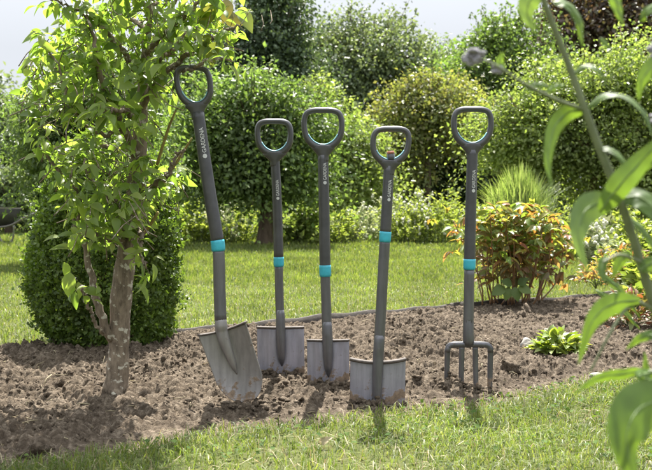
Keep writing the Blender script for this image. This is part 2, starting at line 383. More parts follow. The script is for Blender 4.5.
# ------------------------------------------------------------------ lawn
def blades(n, xr, yr, h, w, keep, hvar=.5, lean=.7, zf=lawn_h):
    x=rng.uniform(*xr,n); y=rng.uniform(*yr,n); k=keep(x,y); x=x[k];y=y[k]; m=len(x)
    z=zf(x,y)-.004
    hh=h*(1-hvar+2*hvar*rng.random(m))*(.55+.9*fbm(x*4,y*4,3,101)); ww=w*(.6+.8*rng.random(m))
    a=rng.random(m)*6.283; la=rng.random(m)*6.283; l=lean*rng.random(m)**1.2
    dx=np.cos(a)*ww/2; dy=np.sin(a)*ww/2; lx=np.cos(la)*l*hh; ly=np.sin(la)*l*hh
    v=np.zeros((m,5,3)); b=np.stack([x,y,z],1); dd=np.stack([dx,dy,dx*0],1)
    mid=b+np.stack([lx*.35,ly*.35,hh*.6],1); tip=b+np.stack([lx*1.15,ly*1.15,hh*(1-.35*l)],1)
    v[:,0]=b-dd;v[:,1]=b+dd;v[:,2]=mid-dd*.8;v[:,3]=mid+dd*.8;v[:,4]=tip
    f=np.array([[0,1,3],[0,3,2],[2,3,4]])[None]+(np.arange(m)*5)[:,None,None]
    return v.reshape(-1,3),f.reshape(-1,3)
def in_view(x,y,m=.8): return np.abs(x)<.335*y+m
mb=MB()
out=lambda x,y: (~in_bed(x,y,.005))&in_view(x,y)
def frontkeep(x,y):
    thin=np.clip((front(x)-y)/.10,0,1)
    patch=fbm(x*2.2+3,y*2.6,3,55)
    return (y<front(x)+.02)&in_view(x,y,.5)&(rng.random(len(x))<(.25+.75*thin)*np.clip((patch-.22)*5,.35,1))
mb.add(*[a for a in (lambda r:(r[0],None,r[1]))(blades(170000,(-2.2,2.4),(1.9,4.9),.034,.0030,frontkeep,.6,1.9))])
def addb(*a,**k):
    v,f=blades(*a,**k); mb.add(v,t=f)
backk=lambda x,y:(y>back(x)+.012)&in_view(x,y,.8)
addb(90000,(-3.2,3.6),(4.6,8.2),.036,.0042,backk,.5,1.3)
addb(85000,(-4.8,4.8),(8.2,12),.045,.006,out,.5,.8)
addb(70000,(-6.4,6.4),(12,17.5),.05,.010,out,.5,.8)
addb(12000,(-9,9),(17.5,24),.08,.02,out,.5,.8)
o=mb.build('lawn_grass',M['grass'],smooth=False); o['kind']='stuff'
mb=MB()
addb(8000,(-2.2,2.4),(1.9,4.9),.035,.0028,lambda x,y:(y<front(x)+.05)&in_view(x,y,.5),.6,2.6)
addb(5000,(-3.2,3.4),(4.6,8.0),.03,.004,backk,.6,2.2)
o=mb.build('dry_grass_stalks',M['straw'],smooth=False); o['kind']='stuff'
# straw, twigs and leaf scraps lying on the soil
mb=MB(); n=420; x=rng.uniform(-1.8,2.1,n); y=rng.uniform(2.6,6.2,n); k=in_bed(x,y,.03); x=x[k];y=y[k]; z=soil_h(x,y)
for a_,b_,c_ in zip(x,y,z):
    th=rng.random()*3.14; ln=.012+.05*rng.random()**2; d_=np.array([math.cos(th),math.sin(th),rng.normal()*.25])*ln; mb.tube([[a_,b_,c_+.012],np.array([a_,b_,c_+.016])+d_*.5+rng.normal(size=3)*.004,np.array([a_,b_,c_+.012])+d_],.0007+.0012*rng.random(),4)
o=mb.build('plant_litter',M['straw']); o['kind']='stuff'
# clover and daisy-leaf weeds in the near turf
mb=MB(); n=5200
x=rng.uniform(-1.6,2.2,n); y=rng.uniform(2.2,4.6,n); k=(y<front(x)-.02)&(fbm(x*3+7,y*3,3,66)>.47); x=x[k];y=y[k]; m=len(x)
pos=np.stack([x,y,lawn_h(x,y)+.008+.03*rng.random(m)],1)
v,f=leaves(T4W,pos,unit(np.stack([rng.normal(size=m),rng.normal(size=m),.25*rng.normal(size=m)+.1],1)),unit(rng.normal(size=(m,3))*.35+[0,0,1]),.010+.014*rng.random(m)); mb.add(v,t=f)
o=mb.build('clover_and_weeds',leafmat('clover_leaf',[(.045,.085,.02),(.07,.12,.03),(.10,.15,.04)],.35,.8,(1.5,1.5,.5),.1),smooth=False); o['kind']='stuff'
# bed edging along the far side
pts=[]
for xx in np.linspace(-1.25,2.3,60): pts.append([xx,float(back(np.array([xx]))[0])+.012,0])
pts=np.array(pts); mb=MB(); nrm=np.array([-.56,.83,0]); sec=[(-.011,-.06),(.011,-.06),(.011,.022),(-.011,.022)]
wob=.006*np.sin(np.arange(60)*1.3)+.005*np.sin(np.arange(60)*.37)
v=np.concatenate([[p+nrm*a+[0,0,b+(wob[k] if b>0 else 0)] for a,b in sec] for k,p in enumerate(pts)])
q=[[k*4+s,k*4+(s+1)%4,k*4+4+(s+1)%4,k*4+4+s] for k in range(59) for s in range(4)]+[[0,3,2,1],[236,237,238,239]]
mb.add(v,q); o=mb.build('lawn_edging',M['edging'],smooth=False)
tag(o,'dark weathered edging strip along the far side of the dug soil bed','edging')
# ------------------------------------------------------------------ garden tools
def handle(root, L, cx, cy, w, h, ax, depth, btn=False):
    """closed grip; cx,cy centre of the opening, w,h outer size in px, ax lean (dx per px downwards)"""
    hw=w/2-3.2; s=h/46.0
    half=[(0,-20.3),(.52,-20.0),(.86,-17.4),(1.0,-11),(1.0,-2.0),(.90,5.5),(.66,11.5),(.34,15.3)]
    full=[(a*hw,b*s) for a,b in half]+[(0,16.6*s)]+[(-a*hw,b*s) for a,b in half[:0:-1]]
    cp=np.array(full+full[:3]); sp=spline(cp,len(full)*6+60)
    # closed resample
    c=np.array(full); n=len(c); out_=[]
    for i_ in range(n):
        a,b,d,e=c[(i_-1)%n],c[i_],c[(i_+1)%n],c[(i_+2)%n]
        for u in np.arange(5)/5: out_.append(.5*(2*b+(d-a)*u+(2*a-5*b+4*d-e)*u*u+(3*b-a-3*d+e)*u**3))
    c=np.array(out_)
    pts=np.array([L(cx+p[0]+p[1]*ax,cy+p[1]) for p in c])
    t=np.clip((c[:,1]/s+4)/22,0,1)
    u=L(1,0)[0]-L(0,0)[0]
    rad=np.stack([(2.9+.9*t)*u,(4.3-.3*t)*u],1)
    mb=MB(); mb.tube(pts,rad,14,closed=True,ref=np.array([0,1.,0]))
    # neck blending into the sleeve
    nk=spline([(0,14*s,0),(0,18*s,0),(0,23*s,0),(0,30*s,0)],12)
    rw=np.interp(nk[:,1],[14*s,17*s,20*s,24*s,30*s],[11,12,8.8,depth*1.04,depth*.945])
    mb.tube(np.array([L(cx+p[1]*ax,cy+p[1]) for p in nk]),np.stack([rw*u,np.minimum(rw,5.2)*u],1),14,ref=np.array([0,1.,0]))
    g=mb.build('grip',M['grip'],root)
    # teal lining on the inside of the opening's lower half
    ins=np.array([[a,b] for a,b in c if b>3*s])
    k=np.argsort(np.arctan2(ins[:,0],ins[:,1]+6)); ins=ins[k]
    cen=np.array([0,-2*s]); pl=[]
    for p in ins:
        dvec=cen-p; dn=dvec/np.linalg.norm(dvec); tt=np.clip((p[1]/s+4)/22,0,1); pl.append(p+dn*(2.35+.85*tt))
    pl=np.array(pl)
    mb=MB(); mb.tube(np.array([L(cx+p[0]+p[1]*ax,cy+p[1]) for p in pl]),np.stack([np.full(len(pl),.9*u),np.full(len(pl),3.2*u)],1),8,ref=np.array([0,1.,0]))
    mb.build('grip_lining',M['lining'],g)
    if btn:
        mb=MB(); mb.tube([L(cx+.5,cy+14),L(cx+.2,cy+6)],[4.4*u,4.0*u],12); b_=mb.build('button_stem',M['sleeve'],g)
        mb=MB(); mb.tube([L(cx+.2,cy+6.3),L(cx,cy+3.6)],[4.2*u,3.4*u],12); mb.build('button',M['button'],g)
def lettering(root, sleeve, p0, p1, radius, u, emb):
    """white word running up the sleeve from p0 to p1 (local 3-D), wrapped on the front"""
    cu=bpy.data.curves.new('lettering','FONT'); cu.body='GARDENA'; cu.size=1; cu.resolution_u=3; cu.offset=.014
    ob=bpy.data.objects.new('tmp_text',cu); col.objects.link(ob)
    dg=bpy.context.evaluated_depsgraph_get(); me=bpy.data.meshes.new_from_object(ob.evaluated_get(dg))
    col.objects.unlink(ob); bpy.data.objects.remove(ob)
    n=len(me.vertices); co=np.zeros(n*3,np.float32); me.vertices.foreach_get('co',co); co=co.reshape(-1,3)
    p0=np.asarray(p0);p1=np.asarray(p1); d=p1-p0; Ln=np.linalg.norm(d); d/=Ln
    x0,x1=co[:,0].min(),co[:,0].max(); ym=(co[:,1].min()+co[:,1].max())/2
    t=(co[:,0]-x0)/(x1-x0)*Ln; ang=-(co[:,1]-ym)/(co[:,1].max()-co[:,1].min())*.64+OFFA
    sx=np.cross(d,[0,1.,0]); sx/=np.linalg.norm(sx); 
    if sx[0]<0: sx=-sx
    fy=np.cross(sx,d); 
    if fy[1]>0: fy=-fy
    r=radius*1.035+.0004
    v=p0+d*t[:,None]+sx*(np.sin(ang)*r)[:,None]+fy*(np.cos(ang)*r)[:,None]
    me.vertices.foreach_set('co',v.astype(np.float32).ravel()); me.update(); me.materials.clear(); me.materials.append(M['letter'])
    o=bpy.data.objects.new('lettering',me); link(o,sleeve)
    # round emblem: ring of petals below the word
    mb=MB(); c0=p0-d*emb*1.6
    def onsurf(a,b):
        an=a/r+OFFA; return c0+d*b+sx*math.sin(an)*(r+.0003)+fy*math.cos(an)*(r+.0003)
    pet=[]
    for k in range(8):
        th=k/8*6.283
        ring=[onsurf(emb*.72*math.cos(th)+emb*.36*math.cos(s),emb*.72*math.sin(th)+emb*.36*math.sin(s)) for s in np.arange(8)/8*6.283]
        ctr=onsurf(emb*.72*math.cos(th),emb*.72*math.sin(th))
        mb.add(np.array(ring+[ctr]),t=[[a,(a+1)%8,8] for a in range(8)])
    ring=[onsurf(emb*.42*math.cos(s),emb*.42*math.sin(s)) for s in np.arange(10)/10*6.283]
    mb.add(np.array(ring+[onsurf(0,0)]),t=[[a,(a+1)%10,10] for a in range(10)])
    mb.build('emblem',M['letter'],sleeve,smooth=False)
OFFA=.25
def tool(name,label,cat,D,contact,shaft,hnd,collar,r_up,r_lo,text,blade,group='digging tools standing in the bed',btn=False):
    base=P(*contact,D); root=thing(name,label,cat,base,group); u=D/F
    def L(px,py,dy=0): 
        q=P(px,py,D+dy); return q-base
    sh=spline(shaft,40)                                 # px,py,depth along the shaft, top -> bottom
    cy0,cy1=collar
    seg=lambda a,b:np.array([p for p in sh if a<=p[1]<=b])
    def atx(y): 
        k=np.searchsorted(sh[:,1],y); k=min(max(k,1),len(sh)-1); a,b=sh[k-1],sh[k]; f=(y-a[1])/(b[1]-a[1]); return a+(b-a)*f
    up=np.vstack([sh[0],seg(sh[0,1]+.1,cy0-.1),atx(cy0+2)]); lo=np.vstack([atx(cy1-2),seg(cy1,sh[-1,1]-.1),sh[-1]])
    mb=MB(); mb.tube([L(*p) for p in up],np.linspace(r_up*.93,r_up,len(up))*u,18); sl=mb.build('shaft_sleeve',M['sleeve'],root)
    mb=MB(); c=np.array([atx(y) for y in np.linspace(cy0,cy1,6)]); mb.tube([L(*p) for p in c],np.array([1,1.03,1.04,1.04,1.03,.98])*r_up*u*1.03,18); mb.build('collar',M['teal'],root)
    mb=MB(); mb.tube([L(*p) for p in lo],np.linspace(r_lo,r_lo*1.02,len(lo))*u,18); mb.build('shaft',M['tube'],root)
    handle(root,L,*hnd,depth=r_up,btn=btn)
    ty0,ty1,em=text; a,b=atx(ty1),atx(ty0); lettering(root,sl,L(*a),L(*b),r_up*.95*u,u,em*u*.82)
    blade(root,L,u,D)
    return root
def sheet(root,L,fn,nu,nv,mat,thick=.0022,name='blade'):
    us=np.linspace(-1,1,nu); vs=np.linspace(0,1,nv); v=np.array([L(*fn(a,b)) for a in us for b in vs])
    i=np.arange(nu-1)[:,None]*nv; j=np.arange(nv-1)[None]; q=np.stack([i+j,i+nv+j,i+nv+j+1,i+j+1],-1).reshape(-1,4)
    return mesh_from(name,v,q,mat,root,True,thick)
def socket(bl,L,pts,u,rads,mat='tube'):
    mb=MB(); s=spline(pts,24); r=np.interp(np.linspace(0,1,24),np.linspace(0,1,len(rads)),rads)*u
    r[0]*=.85; r[1]*=.97; r2=np.where(np.arange(24)<5,r,np.minimum(r,4.6*u)); mb.tube([L(*p) for p in s],np.stack([r,r2],1),14); mb.build('socket',M[mat],bl)
def tread(bl,L,fn,u,r=1.6,dy=0):
    mb=MB(); pts=[L(*(np.array(fn(a,0))+[0,-.4,dy])) for a in np.linspace(-1,1,28)]
    mb.tube(pts,np.stack([np.full(28,r*u),np.full(28,(r+1.6)*u)],1),8); mb.build('tread',M['tread'],bl)
# 1 big round-mouth shovel, leaning, turned a little
def bl1(root,L,u,D):
    def fn(a,b):
        cxx=222+(247-222)*b; cyy=329+(401-329)*b+ (b>.999)*0
        wv=24.5*(1-.06*b) if b<.62 else 24.5*.963*math.sqrt(max(1-((b-.62)/.385)**2*.93,0))
        ex,ey=math.cos(R(-15.5)),math.sin(R(-15.5))
        x=cxx+a*wv*ex; y=cyy+a*wv*ey*(1-.25*b)+2.2*(1-abs(a)**2)*(1-b)
        dep=-.030*(a*a)*(1-.4*b)+.012*math.sin(b*3)
        if abs(a)<.22: dep-=.010*(1-(a/.22)**2)*max(0,1-b/.6)
        return (x,y,dep)
    b=sheet(root,L,fn,41,41,M['steel_a'])
    socket(b,L,[(220.5,318,-.004),(222,332,-.006),(227,348,-.002),(233,364,.006),(237,374,.012)],u,[6.15,6.5,5.6,3.6,.8],'steel_a'); tread(b,L,fn,u,1.3)
tool('shovel','tall round mouthed shovel with bent shaft leaning left, leftmost of the five tools','shovel',3.55,(243,407),
     [(197.8,112,.0),(203.2,150,.0),(210,195,0),(217.3,240,.0),(219,262,.0),(219.5,285,0),(220.5,320,-.003)],
     (194.3,88.5,39,47,.13),(240,251),6.6,6.0,(128,153,2.6),bl1)
def spade_blade(cx0,cx1,y0,y1,w,fl,dip,dish,sock,skew=0,tread_r=1.3,mat='steel_b',srad=(4.4,4.9,4.5,3.6,.8)):
    def bl(root,L,u,D):
        def fn(a,b):
            x=cx0+(cx1-cx0)*b+a*w*(1+.0*b); y=y0+(y1-y0)*b+dip*(1-a*a)*(1-b)+skew*a
            dep=dish*(a*a)+fl*(math.cos(a*9.5)*.5)*min(1,b*6)
            return (x,y,dep)
        b=sheet(root,L,fn,61,25,M[mat]); socket(b,L,sock,u,srad); tread(b,L,fn,u,tread_r)
    return bl
tool('spade','narrow shafted spade with wide fluted blade, between the bent shovel and the smallest blade','spade',4.05,(281,377),
     [(275,158,0),(277,200,0),(278.5,250,0),(279.5,300,0),(280.5,325,0)],(274.2,139.5,39,41,.025),(257,266.5),4.9,4.3,(180,196,1.8),
     spade_blade(280.5,281.5,327.5,392,23.5,.006,.6,.010,[(280.4,310,-.006),(280.6,330,-.009),(281,345,-.008),(281.5,358,-.004),(282,366,.004)]))
tool('spade','spade with the smallest fluted blade, its grip topmost of the three middle tools','spade',3.90,(328,382),
     [(323,155,0),(324,200,0),(325,262,0),(326,300,0),(327.5,338,0)],(323,131,43.5,47,.012),(265,276.5),5.6,4.9,(163,180,2.1),
     spade_blade(328,328.5,340.5,398,21,.006,.4,.008,[(327,322,-.006),(327.6,342,-.010),(328,356,-.008),(328.3,368,-.004),(328.5,377,.004)],srad=(5.0,5.4,4.9,3.8,.8)))
tool('spade','short spade leaning right with broad curved blade and silver grey shaft','spade',3.65,(377,402),
     [(389,166,0),(386.5,215,0),(384,255,0),(381,310,0),(378,362,0)],(390.5,147.5,41.5,42,-.06),(231.5,242),5.6,5.3,(180,197,2.0),
     spade_blade(378,377,359.5,420,27.5,.002,3.4,.016,[(379.5,335,-.004),(378.3,358,-.006),(377.6,375,-.006),(377,395,-.006),(376.6,412,-.002)],tread_r=2.0,srad=(5.35,5.5,5.3,4.8,4.0)),btn=True)
def forkblade(root,L,u,D):
    mb=MB()
    c=np.array([(447.6,352,0),(447.7,349,0),(448.4,346.6,0),(450.2,345.2,0),(453,344.6,0)]+[(x,344.4,0) for x in range(457,483,4)]+[(485,344.6,0),(487.8,345.2,0),(489.6,346.6,0),(490.3,349,0),(490.4,352,0)])
    mb.tube(np.array([L(*p) for p in c]),np.full((len(c),2),1)*np.array([2.7*1.414*u,2.0*1.414*u]),4,a0=math.pi/4,ref=np.array([0,1.,0])); cr=mb.build('fork_head',M['tube'],root,smooth=False)
    for x0,x1 in((447.5,446.4),(461.8,461.0),(475.2,476),(490.4,489.7)):
        mb=MB(); s=spline([(x0,349 if abs(x0-469)>15 else 345.5,0),(x0*.7+x1*.3,362,.004),(x1,392,.006),(x1+.2,410,.004)],14); n=len(s)
        mb.tube([L(*p) for p in s],np.stack([np.linspace(2.65,2.3,n)*1.414*u,np.full(n,1.6*1.414*u)],1),4,a0=math.pi/4,ref=np.array([0,1.,0])); mb.build('tine',M['tube'],cr,smooth=False)
    mb=MB(); mb.tube([L(468.4,316),L(468.4,320),L(468.3,334),L(468.6,340),L(469,345)],np.array([4.6,5.35,5.5,6.0,4.6])*u,14); mb.build('socket',M['tube'],cr)
tool('digging_fork','digging fork with four flat tines, rightmost of the five tools','fork',3.85,(469,385),
     [(472.3,150,0),(471.3,190,0),(470,240,0),(469,290,0),(468.4,322,0)],(472.3,129.5,43,46,-.01),(259,269.5),5.8,5.2,(170,188,2.1),forkblade)
# ------------------------------------------------------------------ young apple tree in the bed
def branch_pts(px, D, dd=0.0, n=24):
    """px: [(x,y,r_px[,depth])] -> 3-D points, radii"""
    a=np.array([(p[0],p[1],p[2],(p[3] if len(p)>3 else dd*k/(len(px)-1))) for k,p in enumerate(px)],float)
    s=spline(a,n); return np.array([P(p[0],p[1],D+p[3]) for p in s]), np.maximum(s[:,2],.5)*D/F, s
DA=3.72; baseA=P(116,400,DA)
apple=thing('apple_tree','young leaning tree with lichen spotted trunk in the bed left of the shovel','tree',baseA)
TR=[(114,414,25),(115,404,20),(115.5,396,16.5),(117,380,13.4),(119,345,12.3),(121,300,12),(125,265,12),(131,230,11.5),(136,190,11),(139,150,9.0),(141,115,7.6),(143,85,6.2),(146,50,4.8),(150,10,3.8),(154,-40,3),(156,-90,1.5)]
mb=MB(); p,r,_=branch_pts(TR,DA,n=70); r=r*.87*(1+.05*np.sin(np.arange(70)*1.7)+.04*np.sin(np.arange(70)*.6)); mb.tube(p,r,18)
mb.tube(*(branch_pts([(104,403,4),(108,392,7),(112,378,6),(116,360,4)],DA-.02,n=10)[:2]),n=10)
for dx_,dy_,dd_ in ((-22,8,-.06),(20,10,-.05),(4,14,-.11),(-8,0,.10),(24,2,.05)):
    mb.tube(*(branch_pts([(115.5,386,7,0),(115.5+dx_*.45,398,6,dd_*.5),(115.5+dx_,406+dy_*.6,3,dd_)],DA,n=9)[:2]),n=9)
mb.build('trunk',M['bark_apple'],apple,off=baseA)
BR={
'a':([(112,340,7,-.02),(103,318,6.5,-.04),(97,300,6,-.05),(90,270,5,-.06),(84,245,4.6,-.06),(77,225,4.2,-.05),(71,205,3.6,-.05),(66,188,3,-.04),(58,172,2.5,-.04),(48,156,2,-.06),(40,138,1.3,-.08)],.55,5),
'a2':([(104,335,3,-.05),(94,318,2.6,-.1),(86,300,2.2,-.13),(80,285,1.6,-.15)],.9,2),
'a3':([(77,225,2.5,-.05),(82,210,2,-.12),(76,190,1.6,-.18),(70,175,1.2,-.2)],.2,4),
'b':([(137,160,5,0),(124,130,4.6,-.1),(110,102,4,-.2),(102,80,3.4,-.28),(98,55,2.6,-.32),(90,25,1.8,-.35),(84,-10,1.2,-.35)],.25,6),
'b2':([(124,130,3,-.1),(105,135,2.6,-.16),(85,125,2,-.2),(70,105,1.6,-.24),(60,75,1.3,-.28),(50,48,1,-.3),(38,36,.7,-.3)],.25,4),
'c':([(141,112,5,0),(152,90,4.4,-.05),(172,68,3.6,-.12),(198,48,2.8,-.2),(222,32,2,-.25),(240,25,1.2,-.28)],.2,6),
'c2':([(172,68,2.4,-.12),(190,70,2,-.2),(212,58,1.6,-.3),(232,60,1,-.35)],.2,5),
'd':([(143,85,4.6,0),(132,62,4,-.12),(116,42,3.2,-.22),(96,22,2.4,-.3),(72,8,1.6,-.35),(52,0,1,-.38)],.2,6),
'e':([(145,60,4,0),(155,35,3,.14),(170,10,2.4,.25),(185,-20,1.6,.3)],.1,6),
'f':([(136,200,5,0),(148,190,4.4,-.05),(162,180,3.6,-.1),(171,168,2.8,-.12),(176,155,1.8,-.14),(186,150,1,-.15)],.4,5),
'g':([(134,215,4,0),(120,205,3.4,-.12),(104,192,2.6,-.2),(92,178,1.8,-.25),(84,160,1.2,-.3)],.2,6),
'h':([(139,145,4,0),(122,150,3.4,.12),(102,146,2.6,.2),(84,156,1.8,.25),(66,150,1,.3)],.2,6),
'i':([(146,52,4,0),(168,30,3.2,-.15),(192,10,2.4,-.25),(214,-15,1.6,-.32)],.15,6),
'j':([(150,10,3.4,0),(130,-6,2.8,-.18),(104,-20,2,-.3),(70,-34,1.2,-.38)],.1,6),
'k':([(148,30,3.4,0),(128,18,2.6,.2),(100,10,2,.3),(70,30,1.2,.36)],.15,6),
'l':([(150,10,3,0),(172,-12,2.4,.15),(205,-25,1.8,.2),(238,-20,1,.2)],.15,6),
'm':([(140,125,3.6,0),(128,112,3,-.2),(116,110,2.4,-.3),(98,112,1.6,-.36)],.2,6),
'n':([(134,222,3,0),(142,236,2.4,-.12),(140,252,1.8,-.18),(146,268,1.2,-.22)],.5,3),
'o':([(130,238,3,0),(114,240,2.4,-.1),(98,236,1.8,-.18),(86,228,1.2,-.22)],.3,6),
'p':([(143,80,3,0),(158,62,2.4,-.2),(172,50,1.8,-.3),(186,30,1.2,-.36)],.2,6),
'q':([(152,-10,3,0),(140,-40,2.4,-.2),(110,-60,1.6,-.3)],.1,6),
'r':([(152,-10,3,0),(175,-40,2.4,-.1),(200,-60,1.6,-.1)],.1,6),
}
mbB=MB(); LP,LD,LN,LS=[],[],[],[]
def leafat(p, d, n, s): LP.append(p);LD.append(d);LN.append(n);LS.append(s)
for key,(pts,t0,dens) in BR.items():
    p,r,s=branch_pts(pts,DA,n=30); kink=.004*rng.normal(size=p.shape); kink[0]=0; p=p+kink; mbB.tube(p,r*(.66 if key[0]=='a' else .8),9)
    L_=np.linalg.norm(np.diff(p,axis=0),axis=1).sum()
    nodes=max(3,int(L_*(1-t0)/.042))
    for t in np.linspace(t0,1,nodes):
        k=min(int(t*29),28); q0=p[k]; tan=unit(p[min(k+1,29)]-p[max(k-1,0)])
        for _ in range(rng.poisson(dens*.85)+1):
            # short spur then leaf
            sd=unit(rng.normal(size=3)+tan*.3-np.array([0,.15,0])); sp=.012+.05*rng.random(); q1=q0+sd*sp
            hz=rng.normal(size=3); hz[2]*=.35; d=unit(hz+sd*.7+np.array([0,0,-.45-.35*rng.random()]))
            nn=unit(rng.normal(size=3)*.5+np.array([0,-.35,.8]))
            leafat(q1,d,nn,.037+.038*rng.random()**1.4)
            if rng.random()<.5: mbB.tube([q0,q1],[.0012,.0009],4)
for cx_,cy_,sx_,sy_,n_ in ((135,160,16,20,60),(128,215,14,18,50),(150,120,18,16,30),(150,20,55,28,150),(90,35,40,28,110),(200,20,34,24,80),(80,85,30,24,60),(130,80,40,26,70),(110,170,26,22,60),(150,190,24,22,70),(125,205,26,18,70),(80,150,24,24,40),(178,175,12,9,26),(95,215,18,14,30),(52,100,20,24,80),(45,60,18,20,60),(75,60,20,24,60),(38,135,12,12,18),(62,165,14,18,30),(150,-50,70,30,50),(118,235,20,10,24)):
    for k_ in range(int(n_*.33)):
        x_=cx_+rng.normal()*sx_*.6; y_=cy_+rng.normal()*sy_*.6; dd_=rng.uniform(-.32,.22)
        if x_>160 and y_>54: dd_=.08+.2*rng.random()
        c_=P(x_,y_,DA+dd_)
        t0_=c_+np.array([rng.normal()*.05,rng.normal()*.05,-.02-.06*rng.random()]); mbB.tube([t0_,(t0_+c_)/2+rng.normal(size=3)*.006,c_+[0,0,.01]],[.0022,.0018,.001],5)
        for j_ in range(3+rng.integers(2)):
            hz=rng.normal(size=3); hz[2]*=.35; leafat(c_+rng.normal(size=3)*.012,unit(hz+np.array([0,0,-.4])),unit(rng.normal(size=3)*.5+np.array([0,-.3,.85])),.034+.030*rng.random())
# loose lower leaves that catch the light
for (x,y,dx,dy,s_) in [(75,250,-20,-4,.085),(70,272,-2,26,.09),(72,290,6,22,.07),(64,262,6,24,.06),(139,262,4,10,.06),(133,276,16,2,.065),(136,283,14,16,.085),(78,282,4,18,.06),(60,238,-16,0,.06),(52,250,16,-6,.05),(75,236,-17,-2,.07),(182,96,20,2,.08),(184,118,16,6,.06),(150,90,8,18,.08),(62,92,-26,-6,.09),(50,98,-22,4,.09),(44,118,-20,-6,.09),(36,128,-14,12,.07),(46,36,-26,2,.085),(60,40,-14,-10,.06),(56,58,-16,6,.06)]:
    q0=P(x,y,DA-.12); q1=P(x+dx,y+dy,DA-.12-.03*rng.random()); leafat(q0,unit(q1-q0),unit(np.array([.2,-.55,.9])+.25*rng.normal(size=3)),s_)
mbB.build('branch',M['bark_apple'],apple,off=baseA)
LP,LD,LN,LS=map(np.array,(LP,LD,LN,LS))
def proj(p):
    q=p-np.array([0,0,CH]); dz=q[:,1]*math.cos(TH)-q[:,2]*math.sin(TH); up_=q[:,1]*math.sin(TH)+q[:,2]*math.cos(TH); return 326+F*q[:,0]/dz,235-F*up_/dz
px_,py_=proj(LP+LD*LS[:,None]*.6); kk=~((px_>165)&(py_>58)&(py_<175)&(LP[:,1]<3.75)&(px_<222))&(px_<247); LP,LD,LN,LS=LP[kk],LD[kk],LN[kk],LS[kk]
v,f=leaves(TL,LP-baseA,LD,LN,LS,.65+.45*rng.random(len(LP)))
mesh_from('crown',v,f,M['l_apple'],apple)
print('apple leaves',len(LP))
mb=MB(); n=9; q0=np.array([P(rng.uniform(205,245),rng.uniform(-8,50),DA-.3+.3*rng.random()) for _ in range(n)])
v,f=leaves(TL,q0-baseA,unit(rng.normal(size=(n,3))*[.7,.5,.3]+[.25,0,-.9]),unit(rng.normal(size=(n,3))*.6+[0,-.6,.5]),.06+.05*rng.random(n)); mesh_from('turning_leaves',v,f,M['l_applewarm'],apple)
mb=MB()
for pts in ([(157,165,1.6,-.05),(164,142,1.5,-.07),(170,124,1.3,-.08),(176,110,.8,-.1)],[(160,188,1.5,0),(178,160,1.4,-.03),(192,138,.8,-.05)],[(140,240,1.6,-.05),(152,222,1.6,-.1),(158,212,1.4,-.12)]):
    mb.tube(*branch_pts(pts,DA,n=10)[:2],n=7)
mb.build('twig',M['orange_twig'],apple,off=baseA)
# ------------------------------------------------------------------ clipped box bush
DB=5.0; baseB=P(107,350,DB); s=DB/F
box=thing('box_bush','dense dark green clipped bush, egg shaped, behind the lichen spotted trunk','bush',baseB)
prof=np.array([(354,28),(345,52),(330,66),(310,73),(280,76),(250,75),(220,70),(195,63),(175,56),(157,46),(142,32),(132,18),(126,5)],float)
n=62000; tt=rng.uniform(0,1,n); yy=354-(354-126)*tt; rr=np.interp(-yy,-prof[:,0],prof[:,1]); keep=rng.random(n)<rr/76; yy=yy[keep];rr=rr[keep];n=len(yy)
th=rng.random(n)*6.283; lump=1+.20*(fbm(th*2.2+20,yy*.035,3,7)-.45)*2+.13*(fbm(th*8,yy*.10,2,17)-.4)
rad=.96*rr*lump*(1-.22*rng.random(n)**1.6)+rng.exponential(2.2,n)*(rng.random(n)<.25)
zc=(350-yy)*s; pos=np.stack([np.cos(th)*rad*s,np.sin(th)*rad*s,zc],1)
ow=unit(np.stack([np.cos(th),np.sin(th),.35+0*th],1))
v,f=leaves(T4W,pos,unit(ow*.6+rng.normal(size=(n,3))*.6+[0,0,.3]),unit(ow+rng.normal(size=(n,3))*.55+[0,0,.3]),.013+.012*rng.random(n)); mb=MB(); mb.add(v,t=f); SP=[];SD=[]
for k in range(260):
    t_=rng.random(); y_=354-228*t_; r_=np.interp(-y_,-prof[:,0],prof[:,1])*s; a_=rng.random()*6.28; b_=np.array([math.cos(a_)*r_,math.sin(a_)*r_,(350-y_)*s]); e_=unit(np.array([math.cos(a_),math.sin(a_),.9])+rng.normal(size=3)*.4); ln=.02+.05*rng.random()
    for q_ in np.linspace(0,1,9): SP.append(b_+e_*ln*q_+rng.normal(size=3)*.003); SD.append(unit(rng.normal(size=3)+e_*.6))
SP=np.array(SP); v,f=leaves(T4W,SP,np.array(SD),unit(rng.normal(size=(len(SP),3))+[0,0,.5]),.012+.010*rng.random(len(SP))); mb.add(v,t=f)
mb.build('foliage',M['l_box'],box,smooth=False)
mb=MB(); mb.tube([[0,0,-.06],[.01,0,.3],[0,.01,.75]],[.035,.028,.01],10)
for k in range(70):
    z0=.03+.7*rng.random(); d=rdir(1)[0]; d[2]=abs(d[2])*.8+.2; ln=.9*np.interp(-(350-z0/s),-prof[:,0],prof[:,1])*s; mb.tube([[0,0,z0],np.array([0,0,z0])+d*ln*.5,np.array([0,0,z0])+d*ln*[.95,.95,.9]],[.008,.005,.002],5)
mb.build('stem',M['twig'],box)
